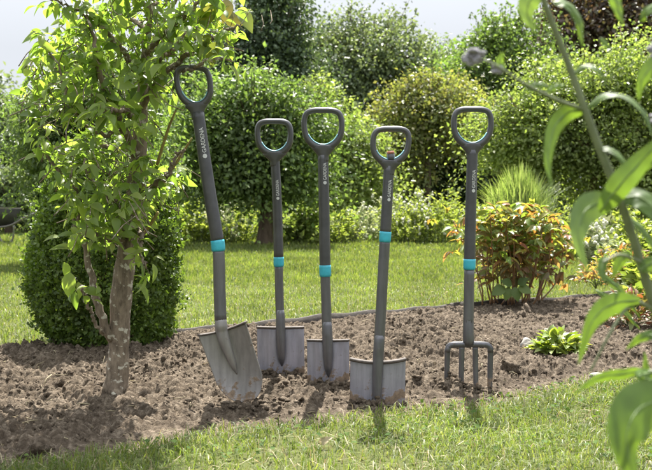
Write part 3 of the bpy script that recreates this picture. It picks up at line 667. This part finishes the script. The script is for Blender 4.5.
# ------------------------------------------------------------------ peony-like bush
DP=6.75; baseP=P(512,303,DP); s=DP/F
peo=thing('peony_bush','leafy bush turning yellow and red on bare reddish stems beside the fork','bush',baseP)
tops=[]
for k in range(34):
    bx=512+rng.uniform(-34,34)*(.8+.2*rng.random()); tx=512+(bx-512)*1.5+float(np.clip(rng.normal(),-1.2,1.2))*12; ty=rng.uniform(205,240)+abs(tx-512)*.14; dd=rng.uniform(-.28,.28)
    p0=P(bx,304+rng.uniform(-3,4),DP+dd*.5); p1=P((bx+tx)/2+rng.normal()*4,280,DP+dd*.8); p2=P(tx,ty,DP+dd*1.3)
    q=spline([p0,p1,p2],12); mb=MB(); mb.tube(q-baseP,np.linspace(.0055,.003,12),6); mb.build('stem',M['stem_red'],peo)
    tops.append((q,ty))
LP,LD,LN,LS,LK=[],[],[],[],[]
for q,ty in tops:
    for _ in range(15):
        t=.55+.52*rng.random()**.8; k=min(int(t*11),11); c=q[k]+rng.normal(size=3)*[.06,.06,.035]
        d=unit(rng.normal(size=3)*[1,1,.4]+[0,0,-.15]); LK.append(c[2])
        for a in(-.5,0,.5):   # three leaflets
            ca,sa=math.cos(a),math.sin(a); d2=np.array([d[0]*ca-d[1]*sa,d[0]*sa+d[1]*ca,d[2]]); LP.append(c);LD.append(d2);LN.append(unit(rng.normal(size=3)*.4+[0,-.1,.9]));LS.append(.05+.045*rng.random())
# fill the leafy dome
for _ in range(290):
    x=508+rng.normal()*34; 
    if abs(x-512)>62: continue
    yt=203+((x-512)/74)**2*34; y=yt+abs(rng.normal())*15; c=P(x,y,DP+rng.uniform(-.35,.35)); d=unit(rng.normal(size=3)*[1,1,.4]+[0,0,-.2]); LK.append(c[2])
    for a in(-.5,0,.5):
        ca,sa=math.cos(a),math.sin(a); d2=np.array([d[0]*ca-d[1]*sa,d[0]*sa+d[1]*ca,d[2]]); LP.append(c);LD.append(d2);LN.append(unit(rng.normal(size=3)*.4+[0,-.1,.9]));LS.append(.05+.045*rng.random())
LP,LD,LN,LS=map(np.array,(LP,LD,LN,LS)); zk=np.repeat(np.array(LK),3)+.05*np.repeat(rng.normal(size=len(LK)),3); hi=zk>.36
TP=tmplL(4,.2,.25,.08)
for nm,k,mt in(('upper_foliage',hi,'l_peony'),('lower_foliage',~hi,'l_peonyd')):
    v,f=leaves(TP,LP[k]-baseP,LD[k],LN[k],LS[k]); mesh_from(nm,v,f,M[mt],peo)
mb=MB()
for x,y,dx,dy in((505,287,-13,7),(509,287,-3,13),(514,287,5,14),(518,287,14,5),(512,285,-10,-5),(518,285,9,-7)):
    a=P(x,y,DP-.25); b=P(x+dx,y+dy,DP-.28); v,f=leaves(tmplL(5,.38,.2,.06),np.array([a-baseP]),np.array([b-a]),np.array([[.1,-.8,.5]]),np.array([np.linalg.norm(b-a)])); mb.add(v,q=f)
mb.build('green_leaves',M['l_mid'],peo)
# ------------------------------------------------------------------ small low plants, stone
def tuft(name,label,cat,px,py,D,wpx,hpx,n,ls,mat,tm=None,group=None,up=.5,stems=6,narrow=1.0,flat=.4):
    base=P(px,py,D); base[2]=max(base[2],0)-.005; u=D/F; root=thing(name,label,cat,base,group)
    a=rng.random(n)*6.283; rr=np.sqrt(rng.random(n)); h=(1-rr**1.8*.75)*hpx*u*(.35+.65*rng.random(n))
    pos=np.stack([np.cos(a)*rr*wpx*u,np.sin(a)*rr*wpx*u*.8,h],1); ow=np.stack([np.cos(a)*rr,np.sin(a)*rr,up+0*a],1)
    d=unit(ow+rng.normal(size=(n,3))*.45+[0,0,-.1]); nn=unit(np.stack([-np.cos(a)*flat,-np.sin(a)*flat,1+0*a],1)+rng.normal(size=(n,3))*.35)
    v,f=leaves(tm or TL,pos,d,nn,ls*(.6+.7*rng.random(n)),np.full(n,narrow)); mesh_from('foliage',v,f,M[mat],root)
    mb=MB()
    for k in range(stems):
        i_=rng.integers(n); mb.tube([[0,0,-.02],pos[i_]*[.4,.4,.5],pos[i_]],[.004,.003,.002],5)
    mb.build('stem',M['stem_green'],root); return root
tuft('leafy_plant','low pale green leafy plant beside the small pale stone','plant',557,357,4.62,23,27,210,.062,'l_hosta',stems=10)
tuft('leafy_plant','low plant with red and orange leaves at the right edge of the bed','plant',630,328,5.6,34,40,260,.06,'l_red',tmplL(4,.2,.25,.08),stems=14)
tuft('leafy_plant','small brown leaved plant on the soil behind the large hanging grey green leaf','plant',596,285,7.2,20,24,130,.06,'l_peonyd',tmplL(4,.2,.25,.08),stems=8)
v,f=rock(3,.07,3); bs=P(527,356,4.72); bs[2]=.0; o=mesh_from('stone',v*[.030,.028,.042],f,M['stone']); o.location=(bs[0],bs[1],.03); tag(o,'small pale rounded stone beside the low leafy plant','stone')
# a few bits lying in the grass and on the soil
for k,(x,y,D,lab) in enumerate([(320,455,2.96,'pale dry leaf lying in the near grass below the smallest spade'),(159,381,4.05,'pale dry leaf standing in soil right of the lichen spotted trunk')]):
    p=P(x,y,D); v,f=leaves(tmplL(5,.3,.4,.2),np.zeros((1,3)),np.array([[.6,-.1,.55]]),np.array([[0,-.7,.6]]),np.array([.04])); o=mesh_from('fallen_leaf',v,f,M['straw']); o.location=tuple(p); o.location.z=max(p[2],.012); tag(o,lab,'leaf')
v,f=rock(3,.08,11); D_=4.05; p=P(598,378,D_); o=mesh_from('stone',v*[.030,.03,.016],f,M['stone']); o.location=(p[0],p[1],.012); tag(o,'small dark flat stone where the soil meets the right hand grass','stone')
# ------------------------------------------------------------------ wheelbarrow far left
DW=14.6; u=DW/F; bw=G(2,DW)
wb=thing('wheelbarrow','dark wheelbarrow standing on the far lawn at the left edge','wheelbarrow',bw)
def W(px,py,dy=0): return P(px,py,DW+dy)-bw
mb=MB(); tv=[]
for (xa,xb,yy_,hy) in((-34,21,208,.30),(-20,12,226,.20)):
    tv+= [W(xa,yy_,-hy),W(xb,yy_,-hy),W(xb,yy_,hy),W(xa,yy_,hy)]
mb.add(tv,[[4,5,6,7],[0,1,5,4],[1,2,6,5],[2,3,7,6],[3,0,4,7]]); tr=mb.build('tray',M['barrow'],wb,smooth=False,solid=.012)
mb=MB(); mb.tube([tv[0],tv[1],tv[2],tv[3]],.012,8,closed=True); mb.build('rim',M['pipe'],tr)
for sy in(-1,1):
    mb=MB(); mb.tube(spline([W(-44,236,sy*.06),W(-20,229,sy*.16),W(8,226,sy*.22),W(24,218,sy*.27),W(38,212,sy*.29)],20),.016,8); h_=mb.build('handle',M['pipe'],wb)
    mb=MB(); mb.tube([W(36,212.6,sy*.288),W(43,210.5,sy*.292)],.021,8); mb.build('hand_grip',M['rubber'],h_)
    mb=MB(); mb.tube(spline([W(-3,226,sy*.2),W(-1,236,sy*.21),W(3,242.5,sy*.22),W(9,243,sy*.22),W(13,238,sy*.22),W(14,225,sy*.23)],24),.014,8); mb.build('leg',M['pipe'],wb)
mb=MB(); a=np.arange(24)/24*6.283; c=np.array([W(-44,232)[0],0,.17]); mb.tube(np.stack([c[0]+.14*np.cos(a),0*a,c[2]+.14*np.sin(a)],1),.035,10,closed=True); w_=mb.build('wheel',M['rubber'],wb)
mb=MB(); mb.tube([c+[0,-.07,0],c+[0,.07,0]],.025,10)
for k in range(4): mb.tube([c,c+[.12*math.cos(k*1.57),0,.12*math.sin(k*1.57)]],.01,6)
mb.build('hub',M['pipe'],w_)
# ------------------------------------------------------------------ trees and shrubs behind
def tree(name,label,cat,base_px,D,lobes,n,ls,mat,puff,per=40,trunk=None,group=None,tm=T4,shell=.7,up=.5,droop=.25,barkm='bark',depth=.8,edge=1.0,limbs=10):
    base=G(base_px,D); u=D/F; root=thing(name,label,cat,base,group)
    lb=[]
    for l in lobes:
        x,y,rx,ry=l[:4]; dd=l[4] if len(l)>4 else 0
        lb.append((P(x,y,D+dd)-base,np.array([rx*u,max(rx,ry)*u*depth,ry*u])))
    p,d,nn=crown(lb,n*.80,puff*1.8,per*3.0,shell,up,droop,edge)
    SP,SD=[],[]; shoots=[]
    for c,r in lb:
        for _ in range(int(3+26*r[0]*r[2]/max(r[0]*r[2],.6))//3*2):
            e=rdir(1)[0]; e[2]=abs(e[2])*1.1+.15; e=unit(e); a_=c+e*r*.9; ln=(.22+.5*rng.random())*min(r[2],1.1)*.75*edge; b_=a_+unit(e+np.array([0,0,.9])+rng.normal(size=3)*.3)*ln; shoots.append((a_,b_))
            for t in np.linspace(.05,1,int(7+ln/(ls*.45))): SP.append(a_+(b_-a_)*t+rng.normal(size=3)*.03); SD.append(unit(rng.normal(size=3)+[0,0,-.1]))
    p=np.concatenate([p,np.array(SP)]); d=np.concatenate([d,np.array(SD)]); nn=np.concatenate([nn,unit(rng.normal(size=(len(SP),3))*.7+[0,0,.6])])
    k=p[:,2]>.03; p,d,nn=p[k],d[k],nn[k]
    v,f=leaves(tm,p,d,nn,ls*1.12*(.6+.8*rng.random(len(p)))); 
    mb=MB(); tr_=trunk or [(base_px,0,8),(base_px,0,5)]
    if trunk: 
        q=spline([np.append(P(a,b,D)-base,r*u) for a,b,r in trunk],24); mb.tube(q[:,:3],q[:,3],10); top=q[-1,:3]; r0=q[-1,3]
    else:
        top=np.array([0,0,max(.25,lb[0][0][2]*.7)]); r0=.05; mb.tube([[0,0,-.05],top*.5+rng.normal(size=3)*.04,top],[.09,.07,r0],9)
    mb.build('trunk',M[barkm],root)
    mb=MB()
    for c,r in lb:
        for _ in range(max(2,limbs//len(lb))):
            e=c+rdir(1)[0]*r*.8; e[2]=max(e[2],top[2]*.6); m_=(top+e)/2+rng.normal(size=3)*.12*np.linalg.norm(e-top)+[0,0,.05]; q=spline([top,m_,e],10); mb.tube(q,np.linspace(r0*.6,r0*.12,10),6)
    for a_,b_ in shoots: mb.tube([top,top*.4+a_*.6,a_,b_],[.012,.01,.008,.003],4)
    mb.build('limbs',M[barkm],root)
    mesh_from('crown',v,f,M[mat],root,smooth=False); return root
GT='trees at the back of the garden'; GS='shrubs at the back of the garden'
tree('orchard_tree','short dark trunked tree on the far lawn behind the left hand spade','tree',265,14.0,
     [(250,110,42,42),(222,145,40,48),(282,150,42,45),(250,160,52,34),(300,120,28,34),(205,115,26,40),(232,182,26,14),(284,184,24,12)],46500,0.0525,'l_mid',.16,36,
     [(264,247,12),(265,241,9),(266,225,7.5),(268,210,7.5),(268,190,6),(264,165,4)],GT)
tree('tall_tree','tall bluish green tree with spire like top directly above the left hand spade','tree',262,19.5,
     [(268,26,22,52),(272,72,32,52),(252,60,22,46),(258,115,48,40),(288,24,8,26),(252,2,9,24),(272,-12,8,24),(288,70,20,44),(230,80,22,40)],46500,0.0680,'l_tall',.2,34,[(258,228,8),(258,150,6),(260,60,3)],GT,edge=1.6)
tree('shrub_tree','mid green sunlit bushy tree behind the smallest spade and its grip','tree',325,18.0,
     [(320,122,32,32),(345,145,30,34),(305,155,34,36),(335,180,45,30),(360,170,28,30),(318,95,14,18)],29760,0.0612,'l_bright',.2,30,None,GS)
tree('round_tree','large rounded blue green tree top centre against the sky','tree',372,27.0,
     [(368,60,54,46),(340,80,34,42),(398,82,42,44),(370,110,64,50),(414,62,14,28),(324,50,16,26),(350,26,16,14),(384,22,16,12)],34596,0.0880,'l_blue',.3,34,[(372,215,9),(372,150,7),(372,70,4)],GT,edge=1.3)
tree('slim_tree','small thin topped tree between the round tree and the dark tree','tree',440,29.0,
     [(438,62,16,18),(436,90,26,28),(425,110,30,30),(448,112,26,34)],9000,.11,'l_blue',.25,30,[(440,210,5),(439,150,4),(438,70,2)],GT,edge=1.8)
tree('olive_bush','olive yellow bush with brownish tint behind the leaning short spade','bush',428,20.0,
     [(425,105,34,28),(405,118,24,28),(450,112,26,34),(428,88,22,18),(395,150,30,34),(370,175,26,30)],24800,0.0638,'l_yell',.2,30,None,GS)
tree('dark_tree','dark green tree against the sky above the fork grip','tree',500,23.0,
     [(500,48,30,30),(480,62,24,30),(525,70,36,44),(500,95,48,44),(478,100,30,50),(512,22,12,12),(490,30,10,12)],28210,0.0750,'l_mid',.24,32,[(500,215,8),(500,140,6),(500,60,3)],GT,edge=1.4)
tree('copper_tree','copper leaved tree at the top right corner of the garden','tree',590,25.0,
     [(590,15,46,40),(560,40,30,34),(630,10,40,50),(600,55,50,40),(660,30,40,50)],22000,.11,'l_copper',.26,32,[(590,215,9),(590,140,7),(590,50,4)],GT)
tree('large_shrub','large bright yellow green shrub filling the right side behind the fork','bush',575,13.5,
     [(520,118,36,30),(552,92,40,28),(600,88,48,34),(640,70,40,40),(575,125,66,36),(535,150,46,32),(600,160,66,36),(650,130,46,60),(655,180,40,40),(500,140,22,22)],71300,0.0450,'l_bright',.15,34,
     [(584,262,6),(588,215,4.5),(594,180,3.6),(600,150,3)],GS,barkm='twig')
tree('shade_gap_bush','bush coloured very dark for the shaded hedge gap left of the fork grip','bush',432,21.5,
     [(430,155,34,44),(452,150,30,50),(415,170,26,34),(440,190,44,28),(480,170,34,44),(520,190,40,34)],26000,.07,'l_dark',.2,34,None,GS)  # dark leaf colour paints in the shadowed gap of the hedge
tree('conifer','feathery dark evergreen with bright tips behind the left hand tree','tree',80,10.5,
     [(80,95,36,36),(55,105,32,28),(100,80,34,32),(70,140,40,36),(110,130,44,50),(48,140,22,30),(85,175,48,40),(92,60,22,16)],42000,.05,'l_mid',.12,40,[(80,264,7),(80,200,6),(82,120,4)],GT,tm=T4N,droop=.5)
tree('pale_tree','hazy bluish tree low at the left edge beyond the wheelbarrow','tree',8,24.0,
     [(5,130,30,30),(-15,120,34,36),(28,150,24,30),(0,170,40,30)],18000,.1,'l_blue',.24,30,[(8,222,5),(8,180,4),(6,130,2)],GT)
tree('low_shrub','small silvery shrub standing just behind the wheelbarrow','bush',8,17.5,[(9,182,13,20),(4,200,16,16),(16,205,13,14)],4200,.06,'l_blue',.12,26,None,GS)
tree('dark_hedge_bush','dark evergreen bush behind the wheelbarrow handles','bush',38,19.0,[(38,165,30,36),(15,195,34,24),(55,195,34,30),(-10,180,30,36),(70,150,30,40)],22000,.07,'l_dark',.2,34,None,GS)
tree('dark_hedge_bush','dark evergreen bush glimpsed between the left hand tree and bent shovel','bush',175,20.0,[(180,120,34,50),(160,160,36,40),(195,170,32,40),(200,95,28,40),(175,85,30,34)],20000,.085,'l_mid',.2,34,None,GS)
# far wood, one mass
lb=[]
for x in np.arange(-150,820,38):
    for y,ry in((205,34),(165,38),(130,34)):
        if y==130 and (x<60 and x>-60 or 260<x<330): continue
        lb.append((P(x+rng.uniform(-12,12),y+rng.uniform(-8,8),34+rng.uniform(-1.5,1.5)),np.array([1.2,1.6,ry*34/F])))
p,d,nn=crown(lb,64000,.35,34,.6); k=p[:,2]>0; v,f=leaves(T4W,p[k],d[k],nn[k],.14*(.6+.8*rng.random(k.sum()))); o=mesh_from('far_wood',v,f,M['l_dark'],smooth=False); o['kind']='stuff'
# ------------------------------------------------------------------ perennial border
def spires(label,px,D,wpx,top,n,mat,group,ls=.05,flower=None,per=20,name='perennial_clump'):
    base=G(px,D); u=D/F; root=thing(name,label,'plant',base,group); gy=190+774/D; H=(gy-top)*u
    mbs=MB(); LP,LD=[],[]; FP=[]
    for k in range(n):
        x=rng.normal()*.55; yv=rng.random(); h=H*(.30+.72*yv**.8)*(.72+.36*rng.random())*(1-.15*min(abs(x),1.5)); b=np.array([x*wpx*u*.85,(yv-.35)*min(wpx*u*2.6,1.0),0]); t=b+[rng.normal()*.08*H+.10*x*H,rng.normal()*.06*H,h]
        q=spline([b,(b+t)/2+rng.normal(size=3)*[.02,.02,0],t],8); mbs.tube(q,np.linspace(.005,.002,8),4)
        for _ in range(per):
            s_=.12+.9*rng.random()**.6; c=b+(t-b)*s_; LP.append(c); dd=rng.normal(size=3); dd[2]=abs(dd[2])*.5+.15; LD.append(unit(dd))
        if flower: 
            for _ in range(5): FP.append(t+rng.normal(size=3)*[.02,.02,.045])
    wq=wpx*u; mbs.tube([[-wq,0,-.02],[0,.1,-.03],[wq,0,-.02]],.012,5); mbs.tube([[0,-.2,-.03],[0,.5,-.03]],.012,5)
    mbs.build('stem',M['stem_green'],root); LP,LD=np.array(LP),np.array(LD); m=len(LP)
    v,f=leaves(T4N if ls<.07 else T4,LP,LD,unit(rng.normal(size=(m,3))*.5+[0,0,1]),ls*(.6+.8*rng.random(m))); mesh_from('foliage',v,f,M[mat],root,smooth=False)
    if flower:
        vv,ff=rk1[0]
        for k in range(0,len(FP),5):
            mb=MB()
            for c in FP[k:k+5]: mb.add(vv*(.008+.008*rng.random())+c*.3+FP[k]*.7,t=ff)
            mb.build('flower_head',M[flower],root)
GP='perennial clumps along the far border'
spires('loose light green clump right beside the left hand trees trunk',190,14.51,22,196,64,'l_herb',GP,.07)
spires('pale wispy clump on the far border behind the bent shovel shaft',215,14.72,24,194,70,'l_pale',GP,.06,'flower_pale')
spires('low light green clump left of the dark orchard trunk',240,14.79,22,200,60,'l_herb',GP,.06)
tree('leafy_bush','fresh green broad leaved bush between the left hand spade and middle spade','bush',300,14.6,[(300,225,14,16),(308,220,10,14),(292,232,10,10)],1300,.085,'l_bright',.10,20,None,GP)
spires('light yellow green clump directly behind the dark orchard trunk',272,15.2,22,198,60,'l_herb',GP,.065)
spires('yellow green clump just right of the middle spade shaft',345,14.44,16,205,42,'l_herb',GP,.065)
spires('pale flowering clump left of the leaning spade shaft',365,14.79,18,203,44,'l_pale',GP,.06,'flower_pale')
spires('tall yellow green spires directly right of the leaning spade shaft',400,14.51,17,196,60,'l_herb',GP,.06)
spires('tall yellow green spires in the middle of the border gap',420,14.41,17,190,64,'l_herb',GP,.06,'flower_pale')
spires('dense spires beside the fork shaft on its left',445,14.30,18,192,64,'l_herb',GP,.06)
spires('white speckled clump deep behind the leaning spade',392,15.42,20,188,50,'l_pale',GP,.06,'flower_pale')
spires('greyish green clump deep behind the fork shaft',470,15.00,22,190,50,'l_herb',GP,.065)
spires('low pale clump at far border below the smallest spade grip',325,14.86,16,212,40,'l_pale',GP,.06)
spires('light green spires right of the tall grass clump',575,11.50,20,205,56,'l_herb',GP,.06)
spires('silvery white plant right of the tall grass clump and hanging leaf',600,10.00,16,218,50,'l_pale',GP,.05,'flower_pale')
spires('tall green stalks at the right edge behind the foreground stem',640,10.50,26,205,60,'l_herb',GP,.07)
spires('thin orange tinged plant under the foreground stem at right',628,8.20,26,240,60,'l_peony',GP,.06)
spires('green strappy plant low at the right edge of the bed',655,6.60,26,262,50,'l_herb',GP,.07)
# ornamental grass
base=G(520,11.5); og=thing('ornamental_grass','tall fountain clump of light green grass behind the yellowing bush','plant',base)
u=11.5/F; n=2200; mb=MB(); az=rng.random(n)*6.283; sp=rng.random(n)**.8; H=(190+774/11.5-160)*u
b=np.stack([np.cos(az)*.30*sp,np.sin(az)*.24*sp,0*az],1)+np.stack([rng.normal(size=n)*.03]*2+[0*az],1); ht=H*(.45+.6*rng.random(n))*(1-.12*sp); outw=(.16*sp+.05)*(.2+1.5*rng.random(n)**1.5); az=az+rng.normal(size=n)*.7
V=[];w=.0048
for t,hh,oo,ww in((0,0,0,1),(.35,.45,.12,1),(.7,.82,.45,.8),(1,1,1,.1)):
    c=b+np.stack([np.cos(az)*outw*oo,np.sin(az)*outw*oo,ht*(hh-.18*oo*sp)],1); sx=np.stack([-np.sin(az+.6),np.cos(az+.6),0*az],1)*w*ww; V+=[c-sx,c+sx]
V=np.stack(V,1); f=np.array([[0,1,3,2],[2,3,5,4],[4,5,7,6]])[None]+(np.arange(n)*8)[:,None,None]; mesh_from('blades',V.reshape(-1,3),f.reshape(-1,4),M['reed'],og)
# ------------------------------------------------------------------ foreground butterfly bush
DF=1.2; baseF=np.array([(760-326)/F*DF,DF,0.]); fb=thing('butterfly_bush','blurred green bush with long drooping leaves rising in the right foreground','bush',baseF)
uF=DF/F
def fst(pts,name='stem'):
    p,r,_=branch_pts(pts,DF,n=30); mb=MB(); mb.tube(p-baseF,r,8); return mb.build(name,M['stem_fore'],fb)
fst([(760,840,7),(735,640,6.5,.03),(700,470,6,.03),(655,310,5.2,.02),(622,205,4.6,0),(600,150,4.2,0),(585,110,3.8,0),(566,58,3.4,0),(545,4,3,-.01),(530,-50,2.4,-.02),(522,-100,1.5,-.02)])
fst([(585,110,2,0),(562,102,1.8,-.01),(540,92,1.7,-.02),(518,80,1.6,-.03),(500,68,1.5,-.04),(484,60,1.3,-.04)],'side_stem')
fst([(655,310,2.4,.02),(632,303,2.2,.0),(612,330,1.6,-.02),(590,372,1.2,-.02)],'side_stem')
fst([(672,372,2.4,.0),(640,372,2,.0),(612,375,1.6,0)],'side_stem')
fst([(700,470,3,.03),(672,430,2.6,-.1),(655,400,2.2,-.2)],'side_stem')
fst([(640,262,2,0),(620,255,1.6,-.02),(603,262,1.2,-.03)],'side_stem')
def fleaf(pts,w,mat='l_fore',D=DF,tilt=.0,dy=.0,fold=.18):
    """long pointed leaf along a pixel path with real depth"""
    n=14; a=np.array([(p[0],p[1],(p[2] if len(p)>2 else 0)) for p in pts],float); s_=spline(a,n); c=np.array([P(p[0],p[1],D+p[2]) for p in s_])
    tan=unit(np.gradient(c,axis=0)); nr=unit(np.array([.15,-.9,.45])+0*tan); sx=unit(np.cross(tan,nr)); nz=np.cross(sx,tan)
    t=np.linspace(0,1,n); ww=.97*w/2*D/F*np.sin(np.pi*np.clip(t*.97+.03,0,1)**.75)**.8; ww[-1]=.0004
    v=[];
    for k in range(n):
        for uu in(-1,-.5,0,.5,1): 
            ca,sa=math.cos(tilt),math.sin(tilt)
            v.append(c[k]+(sx[k]*ca+nz[k]*sa)*uu*ww[k]+nz[k]*(-fold*abs(uu)**1.3*ww[k]+.0012*math.sin(k*1.9+uu*3)))
    i=np.arange(n-1)[:,None]*5; j=np.arange(4)[None]; q=np.stack([i+j,i+j+1,i+j+6,i+j+5],-1).reshape(-1,4)
    o=mesh_from('leaf',np.array(v)-baseF,q,M[mat],fb); o.modifiers.new('smooth','SUBSURF').render_levels=1
    mb=MB(); mb.tube(c-baseF-nz*.0003,np.linspace(.0011,.0004,n),5); mb.build('midrib',M['rib'],o)
fleaf([(543,-6),(532,-2),(527,12),(534,33)],22,'l_foregrey')
fleaf([(553,2),(568,4),(579,20),(582,48)],21,tilt=.5)
fleaf([(612,-20),(616,0),(623,26)],20,tilt=.3)
fleaf([(584,110),(568,112),(554,128,-.02),(548,158,-.04),(551,187,-.05)],19,tilt=.5)
fleaf([(588,107),(606,95,-.02),(628,97,-.04),(646,115,-.06),(652,136,-.07)],20,tilt=.6)
fleaf([(548,86),(536,84),(526,88)],7); fleaf([(546,92),(556,86),(566,85)],7); fleaf([(505,70),(500,62),(503,52)],9); fleaf([(524,84),(530,89),(537,92)],6)
fleaf([(614,203),(598,203,-.02),(584,212,-.04),(578,236,-.06),(588,274,-.06)],30,'l_foregrey',tilt=.35)
fleaf([(600,212,-.03),(620,185,-.05),(642,160,-.06),(668,132,-.08)],26,tilt=.4)
fleaf([(622,198),(640,197,-.01),(656,212,-.02),(668,240,-.03)],30,tilt=.2)
fleaf([(640,300),(612,304,-.02),(592,322,-.04),(578,366,-.05)],24,tilt=.5)
fleaf([(648,370),(622,374,-.01),(598,378,-.02),(574,394,-.03)],12,tilt=.6)
fleaf([(652,372),(640,376,-.03),(664,384)],12)
fleaf([(672,398,-.2),(640,408,-.24),(626,440,-.26),(638,490,-.26)],46,D=DF,tilt=.3)
fleaf([(606,256),(602,268,-.01),(604,284,-.02)],11); fleaf([(630,252),(620,262),(612,280)],12); fleaf([(640,270),(655,262),(668,270)],16)
fleaf([(596,290,.1),(620,306,.1),(640,330,.1)],8,D=DF+.3); fleaf([(600,272,.1),(622,292,.1),(640,318,.1)],8,D=DF+.3)
fleaf([(690,430,.05),(668,410,.03),(650,380,.02),(644,352,.02)],16); fleaf([(668,345),(690,330),(640,322,.02),(622,332,.03)][0:1]+[(655,335,.01),(640,338,.02),(626,350,.03)],12); fleaf([(625,215,.02),(645,232,.03),(660,262,.04)],14,tilt=.4); fleaf([(598,148,.0),(612,150,-.01),(624,162,-.02),(630,180,-.02)],11,tilt=.4); fleaf([(572,75),(586,66,-.01),(598,70,-.02),(606,84,-.02)],10,tilt=.4); fleaf([(640,20),(650,8,-.02),(664,4,-.03),(676,20,-.03)],18,tilt=.4); fleaf([(672,60),(656,64,-.02),(643,78,-.03),(638,102,-.03)],18,tilt=.4); fleaf([(676,150),(656,150,-.02),(640,160,-.03),(628,178,-.03)],15,tilt=.4); fst([(690,300,2.4),(682,200,2.2),(676,120,2),(664,40,1.6),(656,-20,1.2)],'side_stem')
fleaf([(600,38),(606,44),(612,50)],7); fleaf([(655,160),(640,166),(630,172)],14)
def fhead(px,py,rx,n,D=DF):
    mb=MB(); c=P(px,py,D); vv,ff=rk1[1]
    for _ in range(n): mb.add(vv*(.0026+.0015*rng.random())+c+rng.normal(size=3)*rx*D/F*.45,t=ff)
    mb.build('flower_head',M['lilac'],fb,off=baseF)
fhead(475,57,9,46); fhead(498,70,4,10); fhead(660,50,9,40); fhead(662,118,9,46)
# ------------------------------------------------------------------ light, sky, camera
SUN_EL=57; SUN_AZ=6
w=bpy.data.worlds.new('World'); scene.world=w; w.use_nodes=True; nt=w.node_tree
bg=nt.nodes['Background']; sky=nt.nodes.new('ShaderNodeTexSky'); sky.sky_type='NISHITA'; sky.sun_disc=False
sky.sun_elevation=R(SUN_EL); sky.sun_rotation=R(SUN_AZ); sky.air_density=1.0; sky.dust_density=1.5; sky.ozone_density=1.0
# thin, even high cloud in front of the clear sky
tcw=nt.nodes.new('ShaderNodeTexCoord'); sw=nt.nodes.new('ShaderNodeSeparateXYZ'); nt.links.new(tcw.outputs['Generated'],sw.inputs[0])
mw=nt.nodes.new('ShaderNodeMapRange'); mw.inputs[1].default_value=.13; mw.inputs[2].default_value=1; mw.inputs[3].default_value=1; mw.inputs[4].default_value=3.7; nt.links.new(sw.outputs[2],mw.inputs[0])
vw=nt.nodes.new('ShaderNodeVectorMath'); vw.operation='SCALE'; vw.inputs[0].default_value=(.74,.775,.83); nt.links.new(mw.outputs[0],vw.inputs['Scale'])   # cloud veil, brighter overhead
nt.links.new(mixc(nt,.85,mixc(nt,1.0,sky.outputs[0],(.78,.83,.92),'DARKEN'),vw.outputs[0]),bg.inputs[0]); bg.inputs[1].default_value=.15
sl=bpy.data.lights.new('sun','SUN'); sl.energy=2.65; sl.angle=R(.55); sl.color=(1,.955,.88)
so=bpy.data.objects.new('sun',sl); so.rotation_euler=(R(-(90-SUN_EL)),0,R(-SUN_AZ)); so.location=(0,8,10); link(so)
cam=bpy.data.cameras.new('camera'); cam.lens=F/652*36; cam.sensor_width=36; cam.clip_end=600; cam.clip_start=.05
cam.dof.use_dof=True; cam.dof.focus_distance=3.8; cam.dof.aperture_fstop=8.8
co=bpy.data.objects.new('camera',cam); co.location=(0,0,CH); co.rotation_euler=(R(90)-TH,0,0); link(co); scene.camera=co
scene.view_settings.view_transform='Standard'; scene.view_settings.look='None'; scene.view_settings.exposure=2.85; scene.view_settings.gamma=1
scene.view_settings.use_curve_mapping=False
scene.cycles.max_bounces=8; scene.cycles.transmission_bounces=6; scene.cycles.diffuse_bounces=4; scene.cycles.use_denoising=True
